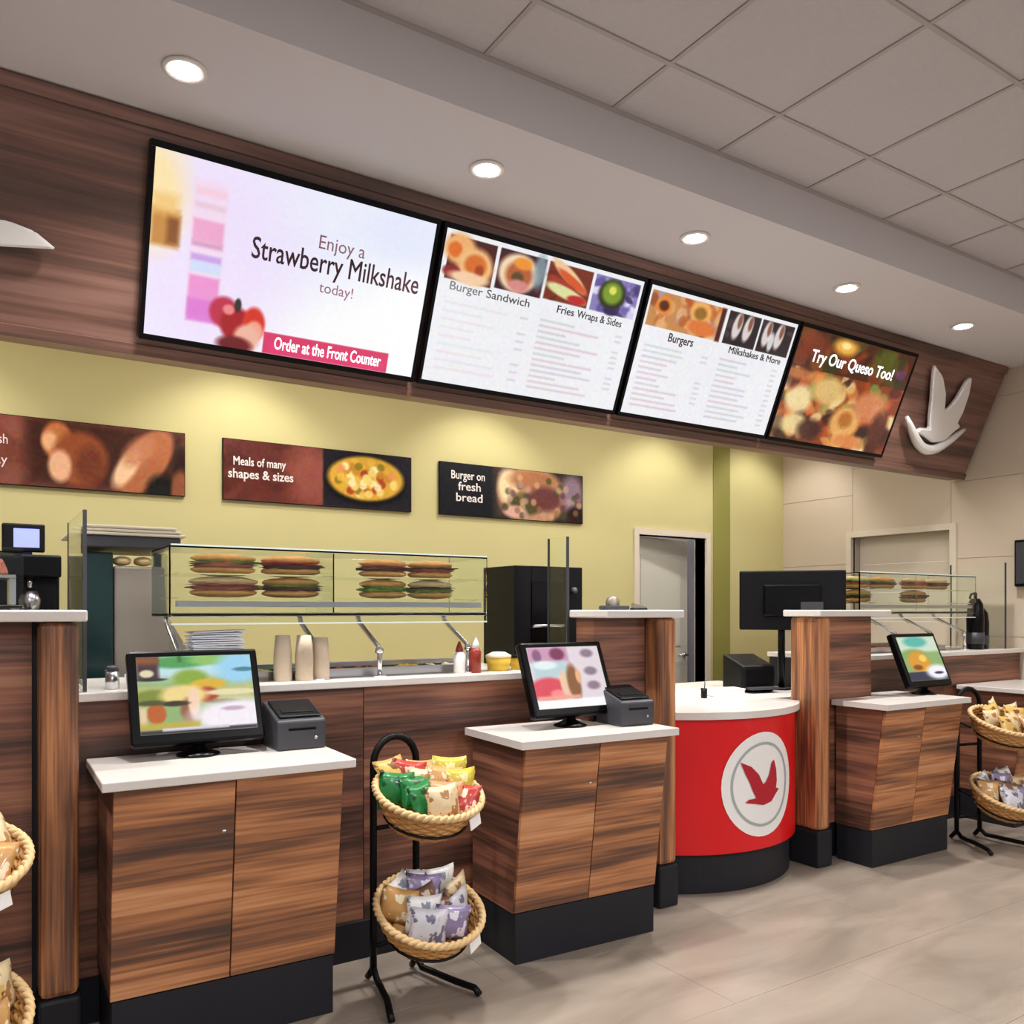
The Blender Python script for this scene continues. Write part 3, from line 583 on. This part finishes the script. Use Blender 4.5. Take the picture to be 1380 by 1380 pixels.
monitor(4.81, 2.92, 'black customer screen with an orange burger photo on the kiosk right of the red counter', c)
# receipt printers
def printer(x, y, label, z=.8975, rz=0., s=1.):
    t = thing('receipt_printer', label, 'printer', (x, y, z), (0, 0, rz), 'receipt printers on the kiosks')
    a, d, h0, h1 = .09*s, .19, .105, .165
    put('housing', MB().hexa([(-a, 0, 0), (a, 0, 0), (a, d, 0), (-a, d, 0), (-a, .0, h0), (a, .0, h0), (a, d, h1), (-a, d, h1)], .008), 'dark_grey', t)
    T = Matrix.Translation((0, .02, h0+.0075)) @ Matrix.Rotation(math.atan2(h1-h0, d), 4, 'X')
    put('lid', MB().box(-a+.012, a-.012, 0, .15, 0, .008, .004, M=T).box(-a+.03, a-.03, .03, .06, .008, .012, .001, M=T), 'black_plastic', t)
    put('paper_slot', MB().box(-.05, .05, -.003, .001, .07, .078), 'black_gloss', t); put('button', MB().lathe([(0, 0), (.006, 0), (.006, .004), (0, .004)], 10, M=Matrix.Translation((.05, .0, .04)) @ Matrix.Rotation(PI/2, 4, 'X')), 'steel', t)
printer(1.015, 2.97, 'grey wedge receipt printer beside the sandwich screen')
printer(2.45, 2.79, 'dark receipt printer behind the tilted screen of the middle kiosk', rz=-.05)

# ------------------------------------------------------------------ glass guards and food
GL = 'glass'
def end_glass(x, y0, y1, z0, z1, label):
    t = thing('glass_screen', label, 'glass', (x, y0, z0)); put('pane', MB().box(-.004, .004, .008, y1-y0-.008, 0, z1-z0), GL, t)
    put('edge_rail', MB().box(-.006, .006, 0, .008, 0, z1-z0), 'dark_grey', t); put('edge_rail', MB().box(-.006, .006, y1-y0-.008, y1-y0, 0, z1-z0), 'dark_grey', t)
end_glass(.335, 3.19, 3.72, 1.122, 1.74, 'clear glass end screen with dark edge on the counter beside the left partition')
end_glass(2.375, 3.20, 3.36, 1.122, 1.745, 'narrow clear glass end screen beside the middle partition')
end_glass(6.28, 3.19, 3.60, 1.122, 1.74, 'clear glass end screen on the right counter near the wall')
def sub(x, y, z, L, fill, fill2, label, grp):
    t = thing('sandwich', label, 'sandwich', (x, y, z), (0, 0, random.uniform(-.08, .08)), grp); sd = random.randint(0, 999)
    put('bottom_bun', MB().blob((0, 0, .019), (L/2, .050, .020), 3, .03, seed=sd), 'bread', t)
    put('filling', MB().blob((0, -.004, .038), (L/2*.98, .052, .014), 3, .25, seed=sd+1), fill, t)
    put('salad', MB().blob((.005, -.006, .048), (L/2*.94, .055, .008), 3, .35, seed=sd+2), fill2, t)
    put('top_bun', MB().blob((0, 0, .063), (L/2, .048, .021), 3, .03, seed=sd+3), 'bread' if sd % 3 else 'bread_pale', t)
def case(x0, x1, label, subs, brs, y0=3.25, y1=3.60, z0=1.375, z1=1.635):
    t = thing('glass_food_case', label, 'display case', (x0, y0, z0)); W, D, H = x1-x0, y1-y0, z1-z0
    put('tray', MB().box(0, W, 0, D, 0, .014, .003), 'steel', t)
    put('shelf', MB().box(.03, W-.03, .02, D-.01, .157, .163), GL, t); put('shelf', MB().box(.03, W-.03, .02, D-.01, .067, .073), GL, t); put('rail', MB().box(.02, W-.02, .008, .018, .036, .058, .002), 'steel', t)
    put('front_pane', MB().box(0, W, -.006, 0, -.03, H), GL, t); put('top_pane', MB().box(0, W, .0, D, H-.006, H), GL, t)
    for nx in (-.006, W): put('end_pane', MB().box(nx, nx+.006, 0, D, .0, H), GL, t)
    for zz in (-.03, H): put('edge_strip', MB().box(0, W, -.009, -.003, zz, zz+.006), 'glass_edge', t)
    put('mid_pane', MB().box(W/2-.05, W/2-.044, .005, D-.005, .014, H-.008), GL, t)
    for X in brs:
        X -= x0
        b = MB(); b.tube([(X, D-.08, 0), (X, D-.10, -.03), (X, .04, -.13), (X, .03, -.15), (X, .03, z0 and -(z0-1.12)+.0)], .011, 8); b.lathe([(0, 0), (.018, 0), (.018, .02), (0, .02)], 12, c=(X, .035, -.155)); b.lathe([(0, 0), (.03, 0), (.03, .006), (0, .006)], 14, c=(X, .03, -(z0-1.1205)))
        put('bracket', b, 'chrome', t)
    for (X, tier, L, f1, f2, lb) in subs:
        sub(X, y0+.17, z0+(.0735 if tier == 0 else .1635), L, f1, f2, lb, 'subs in the glass case')
    return t
case(.62, 1.955, 'glass food case of sandwiches raised over the left counter on chrome brackets',
     [(.85, 1, .25, 'ham', 'lettuce', 'yellowish long sandwich on the upper shelf, leftmost over the left counter'), (1.12, 1, .25, 'meat', 'tomato', 'toasted long sandwich on the upper shelf, second from left over the left counter'),
      (1.53, 1, .22, 'meat', 'ham', 'brown long sandwich on the upper shelf, third over the left counter'), (1.76, 1, .22, 'ham', 'meat', 'long sandwich on the upper shelf, rightmost over the left counter'),
      (.85, 0, .26, 'ham', 'ham', 'ham sandwich on the lower tray, leftmost over the left counter'), (1.12, 0, .24, 'meat', 'lettuce', 'sandwich on the lower tray, second from left over the left counter'),
      (1.53, 0, .22, 'lettuce', 'lettuce', 'green-filled sandwich on the lower tray, third over the left counter'), (1.76, 0, .22, 'lettuce', 'meat', 'lettuce sandwich on the lower tray, rightmost over the left counter')], (.655, 1.19, 1.453, 1.88))
case(4.66, 5.98, 'glass food case of sandwiches raised over the right counter',
     [(4.86, 1, .25, 'ham', 'lettuce', 'long sandwich on the upper shelf, leftmost over the right counter'), (5.14, 1, .25, 'meat', 'lettuce', 'long sandwich on the upper shelf, second from left over the right counter'), (5.5, 1, .24, 'ham', 'tomato', 'long sandwich on the upper shelf, third over the right counter'), (5.78, 1, .24, 'meat', 'ham', 'long sandwich on the upper shelf, rightmost over the right counter'),
      (4.88, 0, .25, 'meat', 'lettuce', 'sandwich on the lower tray, leftmost over the right counter'), (5.5, 0, .25, 'meat', 'meat', 'dark filled sandwich on the lower tray, right half over the right counter')], (4.75, 5.1, 5.5, 5.9))
# left edge case (behind the left partition)
t = thing('glass_food_case', 'food case behind the left partition with a red meat tray over greens', 'display case', (-1.0, 3.52, 1.405))
put('tray', MB().box(0, 1.17, 0, .3, .0, .012, .003).box(.0, .02, .02, .28, -.40, 0).box(1.14, 1.16, .02, .28, -.40, 0), 'steel', t); put('front_pane', MB().box(0, 1.17, -.006, 0, 0, .22), GL, t); put('top_pane', MB().box(0, 1.17, 0, .3, .2, .206), GL, t)
tag(put('sliced_ham', MB().hexa([(-.9, 3.60, 1.53), (.13, 3.60, 1.53), (.13, 3.8, 1.53), (-.9, 3.8, 1.53), (-.88, 3.62, 1.59), (.11, 3.62, 1.59), (.11, 3.78, 1.59), (-.88, 3.78, 1.59)], .01), 'ham'), 'stack of red sliced meat in the food case at the left edge', 'meat')
t2 = MB()
for i in range(26): t2.blob((-.88+.037*i+random.uniform(-.01, .01), 3.69+random.uniform(-.06, .06), 1.455+random.uniform(0, .02)), (.035, .04, .03), 1, .3, seed=i)
o = put('lettuce_leaves', t2, 'lettuce'); o['kind'] = 'stuff'; tag(o, 'loose green lettuce in the food case at the left edge', 'lettuce')
tag(put('meat_rack', MB().box(-.92, .15, 3.58, 3.82, 1.515, 1.529, .003).box(-.93, -.90, 3.585, 3.815, 1.42, 1.515).box(.13, .15, 3.585, 3.815, 1.42, 1.515), 'steel'), 'steel rack under the sliced meat in the left food case', 'rack')

# prep well on the counters: rim with pans
def well(x0, n, label, y0=3.34):
    t = thing('food_well', label, 'food well', (x0, y0, 1.1205)); W = .19*n+.02
    put('rim', MB().box(0, W, 0, .02, 0, .035, .003).box(0, W, .24, .26, 0, .05, .003).box(0, .02, .02, .24, 0, .035).box(W-.02, W, .02, .24, 0, .035), 'steel', t)
    cs = ['lettuce', 'tomato', 'ham', 'yellow_tub', 'cream', 'lettuce', 'meat']
    for k in range(n):
        b = MB(); xa = .02+.19*k
        b.box(xa+.005, xa+.175, .022, .028, 0, .028).box(xa+.005, xa+.175, .232, .238, 0, .028).box(xa+.005, xa+.011, .028, .232, 0, .028).box(xa+.169, xa+.175, .028, .232, 0, .028); p = put('pan', b, 'dark_grey', t)
        g = MB()
        for q_ in range(14): g.blob((xa+.03+random.random()*.12, .05+random.random()*.16, .02), (.022, .02, .012), 1, .3, seed=q_+k*20)
        put('topping', g, cs[k % 7], p)['kind'] = 'stuff'
well(1.0, 5, 'row of dark topping pans set on the left counter under the glass case'); well(4.8, 5, 'row of topping pans on the right counter under the glass case')
# cups, wrappers, bottles on the left counter
for i, (cx_, cy_, n_, lb) in enumerate(((1.045, 3.29, 9, 'left stack of beige paper cups behind the nearest screen'), (1.125, 3.27, 9, 'middle stack of beige paper cups on the left counter'), (1.20, 3.29, 8, 'right stack of beige paper cups on the left counter'))):
    t = thing('cup_stack', lb, 'cups', (cx_, cy_, 1.1205), group='paper cup stacks')
    for k in range(n_): put('paper_cup', MB().lathe([(.036, 0), (.028, .088), (.0, .088), (.0, .084), (.026, .084), (.034, 0)], 18), 'paper_cup', t, loc=(0, 0, .0115*k))
t = thing('wrapper_box', 'steel box topped with blue-white folded wrappers behind the sandwich screen', 'box', (.80, 3.30, 1.1205))
put('box_body', MB().box(-.10, .12, 0, .16, 0, .125, .005), 'steel', t)
for k in range(9): put('wrapper', MB().box(-.09, .10, .01, .15, -.003, .003, .001), 'paper', t, loc=(random.uniform(-.006, .006), random.uniform(-.006, .006),   .1295+.0085*k), rot=(random.uniform(-.03, .03), random.uniform(-.03, .03), random.uniform(-.08, .08)))
t = thing('shaker', 'small steel shaker on the left counter next to the glass end screen', 'shaker', (.43, 3.27, 1.1205))
put('body', MB().lathe([(0, 0), (.024, 0), (.022, .065), (0, .065)], 18), 'steel', t); put('cap', MB().lathe([(0, .065), (.023, .065), (.018, .082), (0, .086)], 18), 'dark_grey', t)
t = thing('white_cup', 'white cup on the left counter beside the steel shaker', 'cup', (.50, 3.28, 1.1205))
put('body', MB().lathe([(0, 0), (.02, 0), (.03, .05), (.028, .05), (.018, .004), (0, .004)], 18), 'white', t); put('cup_handle', MB().tube([(.028, 0, .04), (.042, 0, .036), (.042, 0, .02), (.024, 0, .014)], .003, 6), 'white', t)
for (x_, y_, m_, cm, h_, lb) in ((1.835, 3.28, 'white', 'sauce_red', .11, 'white sauce bottle with a brown cap on the left counter'), (1.905, 3.26, 'sauce_red', 'white', .13, 'brown sauce bottle with white nozzle on the left counter')):
    t = thing('sauce_bottle', lb, 'bottle', (x_, y_, 1.1205)); put('body', MB().lathe([(0, 0), (.026, 0), (.027, h_*.7), (.018, h_*.85), (0, h_*.85)], 18), m_, t); put('nozzle', MB().lathe([(.018, h_*.85), (.016, h_), (.004, h_+.03), (0, h_+.03)], 14), cm, t)
t = thing('food_tub', 'yellow tub with cream lid near the right end of the left counter', 'tub', (2.07, 3.33, 1.1205)); put('tub', MB().lathe([(0, 0), (.05, 0), (.058, .06), (0, .06)], 24), 'yellow_tub', t); put('lid', MB().lathe([(0, .06), (.06, .06), (.06, .07), (.03, .085), (0, .087)], 24), 'cream', t)
t = thing('food_tub', 'yellow tub with dark lid left of the black oven', 'tub', (2.2, 3.34, 1.1205)); put('tub', MB().lathe([(0, 0), (.045, 0), (.052, .055), (0, .055)], 24), 'yellow_tub', t); put('lid', MB().lathe([(0, .055), (.055, .055), (.055, .066), (0, .07)], 24), 'black_plastic', t)
# black oven behind middle partition
t = thing('counter_oven', 'black countertop oven behind the middle partition and glass', 'oven', (2.27, 3.50, 1.1205))
put('casing', MB().box(0, .10, 0, .3, 0, .5, .004).box(.30, .42, 0, .3, 0, .5, .004).box(.10, .30, 0, .3, .42, .5, .002).box(.10, .30, 0, .3, 0, .05, .002).box(.10, .30, .28, .3, .05, .42), 'black_plastic', t)
put('door_glass', MB().box(.10, .30, -.004, .004, .05, .42, .002), 'black_gloss', t); put('handle', MB().tube([(.10, 0, .19), (.10, -.03, .20), (.28, -.03, .20), (.28, 0, .19)], .008), 'steel', t); put('rack', MB().box(.1, .3, .01, .27, .2, .206), 'steel', t)
put('control_knob', MB().lathe([(0, 0), (.018, 0), (.015, .02), (0, .02)], 14, M=Matrix.Translation((.36, 0, .38)) @ Matrix.Rotation(PI/2, 4, 'X')), 'dark_grey', t)
# little things on the middle partition and behind
t = thing('tape_dispenser', 'small dark dispenser lying on the cap of the middle partition', 'dispenser', (2.53, 3.05, 1.4005)); put('body', MB().box(-.07, .07, -.03, .03, 0, .02, .006), 'dark_grey', t); put('roll', MB().lathe([(0, -.015), (.03, -.015), (.03, .015), (0, .015)], 20, M=Matrix.Translation((-.01, 0, .032)) @ Matrix.Rotation(PI/2, 4, 'X')), 'taupe_metal', t)
t = thing('stapler', 'small dark stapler on the right part of the middle partition cap', 'stapler', (2.68, 3.05, 1.4005)); put('base', MB().box(-.045, .045, -.012, .012, 0, .008, .002), 'black_plastic', t); put('arm', MB().hexa([(-.04, -.01, .009), (.045, -.01, .009), (.045, .01, .009), (-.04, .01, .009), (-.04, -.01, .032), (.045, -.01, .016), (.045, .01, .016), (-.04, .01, .032)], .003), 'taupe_metal', t)
# bread oven (tall grey machine, left)
t = thing('bread_oven', 'tall grey bread oven with pale trays on top standing behind the left counter', 'oven', (.50, 4.2, 0))
put('cabinet', MB().hexa([(.06, 0, 0), (.36, 0, 0), (.36, .5, 0), (.06, .5, 0), (.06, 0, 1.60), (.28, 0, 1.60), (.28, .5, 1.60), (.06, .5, 1.60)], .01), 'taupe_metal', t)
put('side_door', MB().box(-.06, .055, -.01, .5, 0, 1.66, .006), 'teal_dark', t)
put('slope_panel', MB().hexa([(.29, .02, 1.15), (.42, .02, 1.15), (.42, .4, 1.15), (.29, .4, 1.15), (.285, .02, 1.36), (.30, .02, 1.36), (.30, .4, 1.36), (.285, .4, 1.36)], .004), 'taupe_metal', t)
put('hood', MB().box(-.08, .34, -.04, .54, 1.68, 1.735, .008), 'dark_grey', t); put('hood_post', MB().box(.24, .27, .02, .05, 1.60, 1.68), 'dark_grey', t)
for k in range(3): put('tray', MB().box(-.12+.02*k, .36-.02*k, -.05, .45, 0, .014, .005), 'cream', t, loc=(0, 0, 1.7355+.0155*k))
for k, x_ in enumerate((.10, .19)): tag(put('bread_roll', MB().blob((.50+x_, 4.26, 1.6255), (.04, .06, .022), 3, .04, seed=k), 'bread_pale'), ('left' if k == 0 else 'right') + ' pale bread roll on the tall bread oven under its hood', 'bread', 'rolls on the bread oven')
# coffee machine with little blue display
t = thing('coffee_machine', 'black coffee machine behind the left partition below a small blue display', 'coffee machine', (.19, 3.86, 0))
put('stand', MB().box(-.12, .14, -.02, .24, 0, 1.36, .004), 'kick', t)
put('body', MB().box(-.09, .13, .08, .22, 1.361, 1.62, .01), 'black_plastic', t); put('brew_head', MB().box(-.09, .13, -.01, .08, 1.53, 1.62, .008), 'black_gloss', t); put('drip_tray', MB().box(-.08, .12, -.01, .08, 1.361, 1.39, .004), 'dark_grey', t)
put('spout', MB().tube([(.02, .03, 1.53), (.02, .03, 1.49)], .01), 'chrome', t); put('jug', MB().lathe([(0, 0), (.035, 0), (.04, .05), (.026, .085), (0, .085)], 18, c=(.02, .03, 1.391)), 'steel', t)
t = thing('small_display', 'small blue lit display on top of the black coffee machine', 'display', (.19, 3.90, 1.6205))
put('casing', MB().box(-.075, .075, 0, .03, .012, .125, .006).box(-.03, .03, .0, .06, 0, .012), 'black_plastic', t); put('lit_panel', MB().box(-.035, .055, -.002, 0, .03, .105), 'blue_screen', t)
# back counter along the back wall
t = thing('back_counter', 'low pale-topped prep counter against the green back wall', 'counter', (-1.5, 4.82, 0)); put('body', MB().box(0, 6.0, .03, .525, .1, .86), 'taupe_metal', t); put('worktop', MB().box(-.02, 6.02, 0, .525, .86, .90, .004), 'quartz', t); put('kick_plate', MB().box(.02, 5.98, .06, .5, 0, .1), 'kick', t)
for k, (x_, h_) in enumerate(((4.2, .06), (4.4, .075))): 
    t = thing('white_carton', ('left' if k == 0 else 'right') + ' small white carton on the back counter near the doorway', 'carton', (x_, 4.95, .9005)); put('box_body', MB().box(0, .14, 0, .1, 0, h_, .003), 'white', t); put('flap', MB().box(0, .14, .0, .05, h_, h_+.003), 'paper', t)
# monitor and printer behind the red counter
t = thing('register_monitor', 'large black monitor seen from behind on a pole right of the doorway', 'monitor', (4.30, 3.47, 0), (0, 0, math.radians(-48)))
put('casing', MB().box(-.315, .315, 0, .035, 1.275, 1.645, .008), 'black_plastic', t); put('back_hump', MB().box(-.17, .17, -.03, 0, 1.36, 1.56, .012), 'black_gloss', t); put('port_plate', MB().box(.05, .18, -.034, -.03, 1.40, 1.45), 'dark_grey', t)
put('pole', MB().tube([(-.06, .05, .905), (-.06, .05, 1.5)], .022, 12).box(-.09, 0, .03, .06, 1.42, 1.5), 'black_plastic', t); put('foot_plate', MB().lathe([(0, .901), (.06, .901), (.06, .912), (0, .918)], 24, c=(-.06, .05, 0)), 'black_plastic', t)
t = thing('service_printer', 'black printer on the red counter beside the right post', 'printer', (4.04, 3.50, .9005), (0, 0, math.radians(-12)))
put('housing', MB().hexa([(-.12, 0, 0), (.12, 0, 0), (.12, .22, 0), (-.12, .22, 0), (-.12, 0, .16), (.12, 0, .16), (.12, .22, .23), (-.12, .22, .23)], .02), 'black_plastic', t); put('front_tray', MB().box(-.10, .10, -.06, 0, .02, .035, .004), 'dark_grey', t)
t = thing('white_box', 'small white box lying on the red counter top', 'box', (3.72, 3.42, .9005), (0, 0, -.3)); put('box_body', MB().box(-.12, .08, 0, .12, 0, .035, .003), 'white', t); put('lid', MB().box(-.123, .083, -.003, .123, .035, .043, .002), 'paper', t)
t = thing('pen_holder', 'small black clip on the left edge of the white box on the red counter', 'clip', (3.52, 3.45, .9005)); put('cup', MB().lathe([(0, 0), (.018, 0), (.018, .055), (.015, .055), (.015, .004), (0, .004)], 14), 'black_plastic', t); put('pen', MB().tube([(0, 0, .005), (.012, .005, .09)], .0035, 6), 'dark_grey', t)
for k in range(3): tag(put('paper_sheet', MB().box(-.105, .105, -.148, .148, 0, .0008), 'white', loc=((3.50, 3.72, .9008), (3.72, 3.75, .9012), (3.45, 3.98, .9018))[k], rot=(0, 0, (.2, -.1, .35)[k])), ('white paper sheet on the red counter, nearest the front', 'white paper sheet on the red counter, behind the white box', 'white paper sheet farthest back on the red counter')[k], 'paper')
# airpots on right counter
for k, (x_, y_, h_) in enumerate(((6.02, 3.17, .40), (6.16, 3.24, .32))):
    t = thing('black_dispenser', ('taller' if k == 0 else 'shorter') + ' black pump dispenser at the right end of the right counter', 'dispenser', (x_, 3.27+.04*k, 1.1205))
    put('body', MB().lathe([(0, 0), (.055, 0), (.058, h_*.55), (.05, h_*.8), (.03, h_*.9), (0, h_*.9)], 24), 'black_gloss', t); put('pump', MB().lathe([(.012, h_*.9), (.012, h_), (0, h_)], 12).tube([(0, 0, h_), (-.06, 0, h_-.01), (-.075, 0, h_-.04)], .008), 'black_plastic', t); put('label_band', MB().lathe([(.0565, h_*.1), (.0585, h_*.1), (.0592, h_*.3), (.057, h_*.3)], 24), 'dark_grey', t)

# ------------------------------------------------------------------ basket stands
def basket_mesh():
    R0, R1, H = .125, .185, .115; b = MB(); K = 9
    for k in range(K):
        f = k/(K-1); r = R0 + (R1-R0)*f**.8; z = .008 + H*f
        pts = []
        for i in range(72):
            a = 2*PI*i/72; rr = r + .0045*math.cos(18*a + PI*k); pts.append((rr*math.cos(a), rr*math.sin(a), z))
        b.tube(pts, .0072, 5, True)
    for i in range(36):
        a = 2*PI*(i+.25)/36; b.tube([((R0+(R1-R0)*f**.8)*math.cos(a), (R0+(R1-R0)*f**.8)*math.sin(a), .004+H*f) for f in (0, .25, .5, .75, 1)], .004, 5)
    b.lathe([(0, 0), (R0, 0), (R0+.006, .006), (R0, .012), (0, .012)], 36)
    return b.mesh('weave')
def rim_mesh():
    b = MB(); R1, H = .19, .128
    for ph in (0, PI): b.tube([((R1+.006*math.cos(24*2*PI*i/144+ph))*math.cos(2*PI*i/144), (R1+.006*math.cos(24*2*PI*i/144+ph))*math.sin(2*PI*i/144), H+.006*math.sin(24*2*PI*i/144+ph)) for i in range(144)], .009, 6, True)
    return b.mesh('rim')
WM, RM = basket_mesh(), rim_mesh()
def bag_mesh(seed, L=.125, Wd=.135, T=.042):
    q = random.Random(seed); b = bmesh.new(); nx, ny = 8, 6; g = {}
    for s_ in (1, -1):
        for i in range(nx+1):
            for jj in range(ny+1):
                u, v = i/nx, jj/ny; edge = i in (0, nx) or jj in (0, ny)
                if s_ == -1 and edge: g[s_, i, jj] = g[1, i, jj]; continue
                z = 0 if edge else s_*T/2*(math.sin(PI*u)**.5)*(math.sin(PI*v)**.6)*q.uniform(.7, 1.15)
                g[s_, i, jj] = b.verts.new(((u-.5)*L*(1+.05*math.sin(v*9)), (v-.5)*Wd*(1-.10*math.sin(PI*u)) , z + (q.uniform(-.004, .004) if i in (0, nx) else 0)))
        for i in range(nx):
            for jj in range(ny):
                f = (g[s_, i, jj], g[s_, i+1, jj], g[s_, i+1, jj+1], g[s_, i, jj+1]); b.faces.new(f if s_ == 1 else f[::-1])
    for f in b.faces: f.smooth = True
    m = MB(); m._take(b, None); return m.mesh('snack_bag')
BAGS = [bag_mesh(k) for k in range(4)]
BAGM = {}
def bag(kind, variant):
    k = (kind, variant)
    if k not in BAGM: me = BAGS[variant].copy(); me.materials.append(MATS['foil_' + kind]); BAGM[k] = me
    return BAGM[k]
def stand(x, y, sid, where, first=None, baskets=((.135, .655, 19), (.115, .245, 23)), fills=None, rz=0.):
    if first: t = copy_tree(first); t.location = (x, y, 0); t['label'] = 'black tubular basket stand ' + where; t.rotation_euler = (0, 0, rz)
    else:
        t = thing('basket_stand', 'black tubular basket stand ' + where, 'stand', (x, y, 0), (0, 0, rz), 'black basket stands')
        ar = [(-.09, .16, .05)] + [(-.09, .16, z_) for z_ in (.2, .5, .8)] + [(-.09*math.cos(a), .16, .82+.10*math.sin(a)) for a in [PI*i/10 for i in range(11)]] + [(.09, .16, z_) for z_ in (.8, .5, .2)] + [(.09, .16, .05)]
        put('frame', MB().tube(ar, .0135, 10), 'black_plastic', t)
        put('cross_bar', MB().tube([(-.09, .16, .14), (.09, .16, .14)], .009), 'black_plastic', t); put('cross_bar', MB().tube([(-.09, .16, .58), (.09, .16, .58)], .009), 'black_plastic', t)
        for sx in (-1, 1): 
            put('foot', MB().tube([(sx*.09, .16, .06), (sx*.095, .12, .03), (sx*.14, -.06, .03), (sx*.17, -.14, .028), (sx*.175, -.165, .012)], .0125, 10), 'black_plastic', t)
            put('foot', MB().tube([(sx*.09, .16, .06), (sx*.092, .185, .03), (sx*.094, .20, .014)], .0125, 10), 'black_plastic', t)
        for yb_, zb, tl in baskets:
            put('basket_hoop', MB().tube([(.152*math.cos(2*PI*i/40), .152*math.sin(2*PI*i/40), .035) for i in range(40)], .005, 6, True, M=Matrix.Translation((0, -.07, zb-.02)) @ Matrix.Rotation(math.radians(tl), 4, 'X')).tube([(-.09, .16, zb+.07), (-.11, .04, zb+.05)], .005, 6).tube([(.09, .16, zb+.07), (.11, .04, zb+.05)], .005, 6), 'black_plastic', t)
    for bi, (yb_, zb, tl) in enumerate(baskets):
        lv = ('upper', 'lower')[bi]; T = Matrix.Translation((x, y, 0)) @ Matrix.Rotation(rz, 4, 'Z') @ Matrix.Translation((0, -.07, zb)) @ Matrix.Rotation(math.radians(tl), 4, 'X') @ Matrix.Translation((0, 0, -.02))
        e = thing('wicker_basket', lv + ' woven wicker basket on the stand ' + where, 'basket'); e.matrix_world = T
        put('weave', WM, 'wicker', e); put('rim', RM, 'wicker_light', e)
        cd = put('price_card', MB().box(-.035, .035, -.002, .002, -.02, .02, .001), 'white', e, label='small white price card'); cd.matrix_local = Matrix.Translation((.10, -.172, .09)) @ Matrix.Rotation(math.radians(30), 4, 'Z') @ Matrix.Rotation(math.radians(-20), 4, 'X')
        cd.matrix_parent_inverse = Matrix.Identity(4)
        for k, (kind, px, py, pz_, rx_, ry_, rzz, lb) in enumerate(fills[bi]):
            o = bpy.data.objects.new('snack_bag', bag(kind, k % 4)); COL.objects.link(o)
            o.matrix_world = T @ Matrix.Translation((px, py, pz_)) @ Matrix.Rotation(rzz, 4, 'Z') @ Matrix.Rotation(rx_, 4, 'X') @ Matrix.Rotation(ry_, 4, 'Y')
            tag(o, '%s snack bag %s of the %s basket, %s' % (kind if kind not in ('peach',) else 'orange', lb.replace('in the centre', 'at the centre'), lv, {'b': 'middle stand', 'n': 'right stand', 'a': 'left edge stand'}[sid]), 'snack bag', 'snack bags in the %s basket %s' % (lv, where))
    return t
def mkfill(spec, seed):
    q = random.Random(seed); out = []
    for kind, px, py, lb in spec:
        out.append((kind, px, py, .125 + q.uniform(0, .025), q.uniform(.75, 1.25), q.uniform(-.25, .25), q.uniform(-.6, .6), lb))
    return out
UP = [('green', -.115, .03, 'against the left rim'), ('green', -.06, -.07, 'at the front left'), ('green', -.05, .0, 'left of centre'), ('gold', -.09, .11, 'standing at the back left'), ('red', -.04, .10, 'at the back'), ('tan', .02, .10, 'at the back centre'), ('cream', .0, .03, 'in the centre'), ('peach', .02, -.08, 'at the front centre'), ('red', .075, -.10, 'at the front right'), ('tan', .06, .0, 'right of centre'), ('yellow', .11, .06, 'at the back right'), ('yellow', .12, -.02, 'against the right rim'), ('cream', -.01, -.12, 'against the front rim')]
LO = [('tan', -.12, .02, 'against the left rim'), ('white', -.05, -.04, 'left of centre'), ('silver', -.06, -.10, 'at the front left'), ('white', -.07, .09, 'at the back left'), ('purple', .0, .06, 'in the centre back'), ('silver', .03, .11, 'at the back'), ('white', .09, .10, 'at the back right'), ('brown', .01, -.04, 'in the centre'), ('purple', .03, -.10, 'at the front centre'), ('silver', .09, -.05, 'right of centre'), ('cream', .12, .02, 'against the right rim'), ('brown', -.02, .0, 'beside the centre')]
CR = [('cream', -.10, .0, 'at the left'), ('gold', -.03, .06, 'at the back'), ('cream', .0, -.06, 'at the front'), ('gold', .06, .0, 'in the middle'), ('cream', .10, .05, 'at the back right'), ('tan', .08, -.08, 'at the front right'), ('gold', -.07, -.08, 'at the front left'), ('cream', .02, .12, 'farthest back')]
s0 = stand(1.375, 2.79, 'b', 'between the nearest and middle kiosks', fills=(mkfill(UP, 1), mkfill(LO, 2)), rz=.03)
stand(5.10, 2.68, 'n', 'beside the kiosk right of the red counter', s0, fills=(mkfill(CR, 3), mkfill(LO, 4)), rz=-.25)
stand(-.06, 2.72, 'a', 'at the left picture edge', s0, fills=(mkfill(CR, 5), mkfill(CR[::-1], 6)), rz=.1)
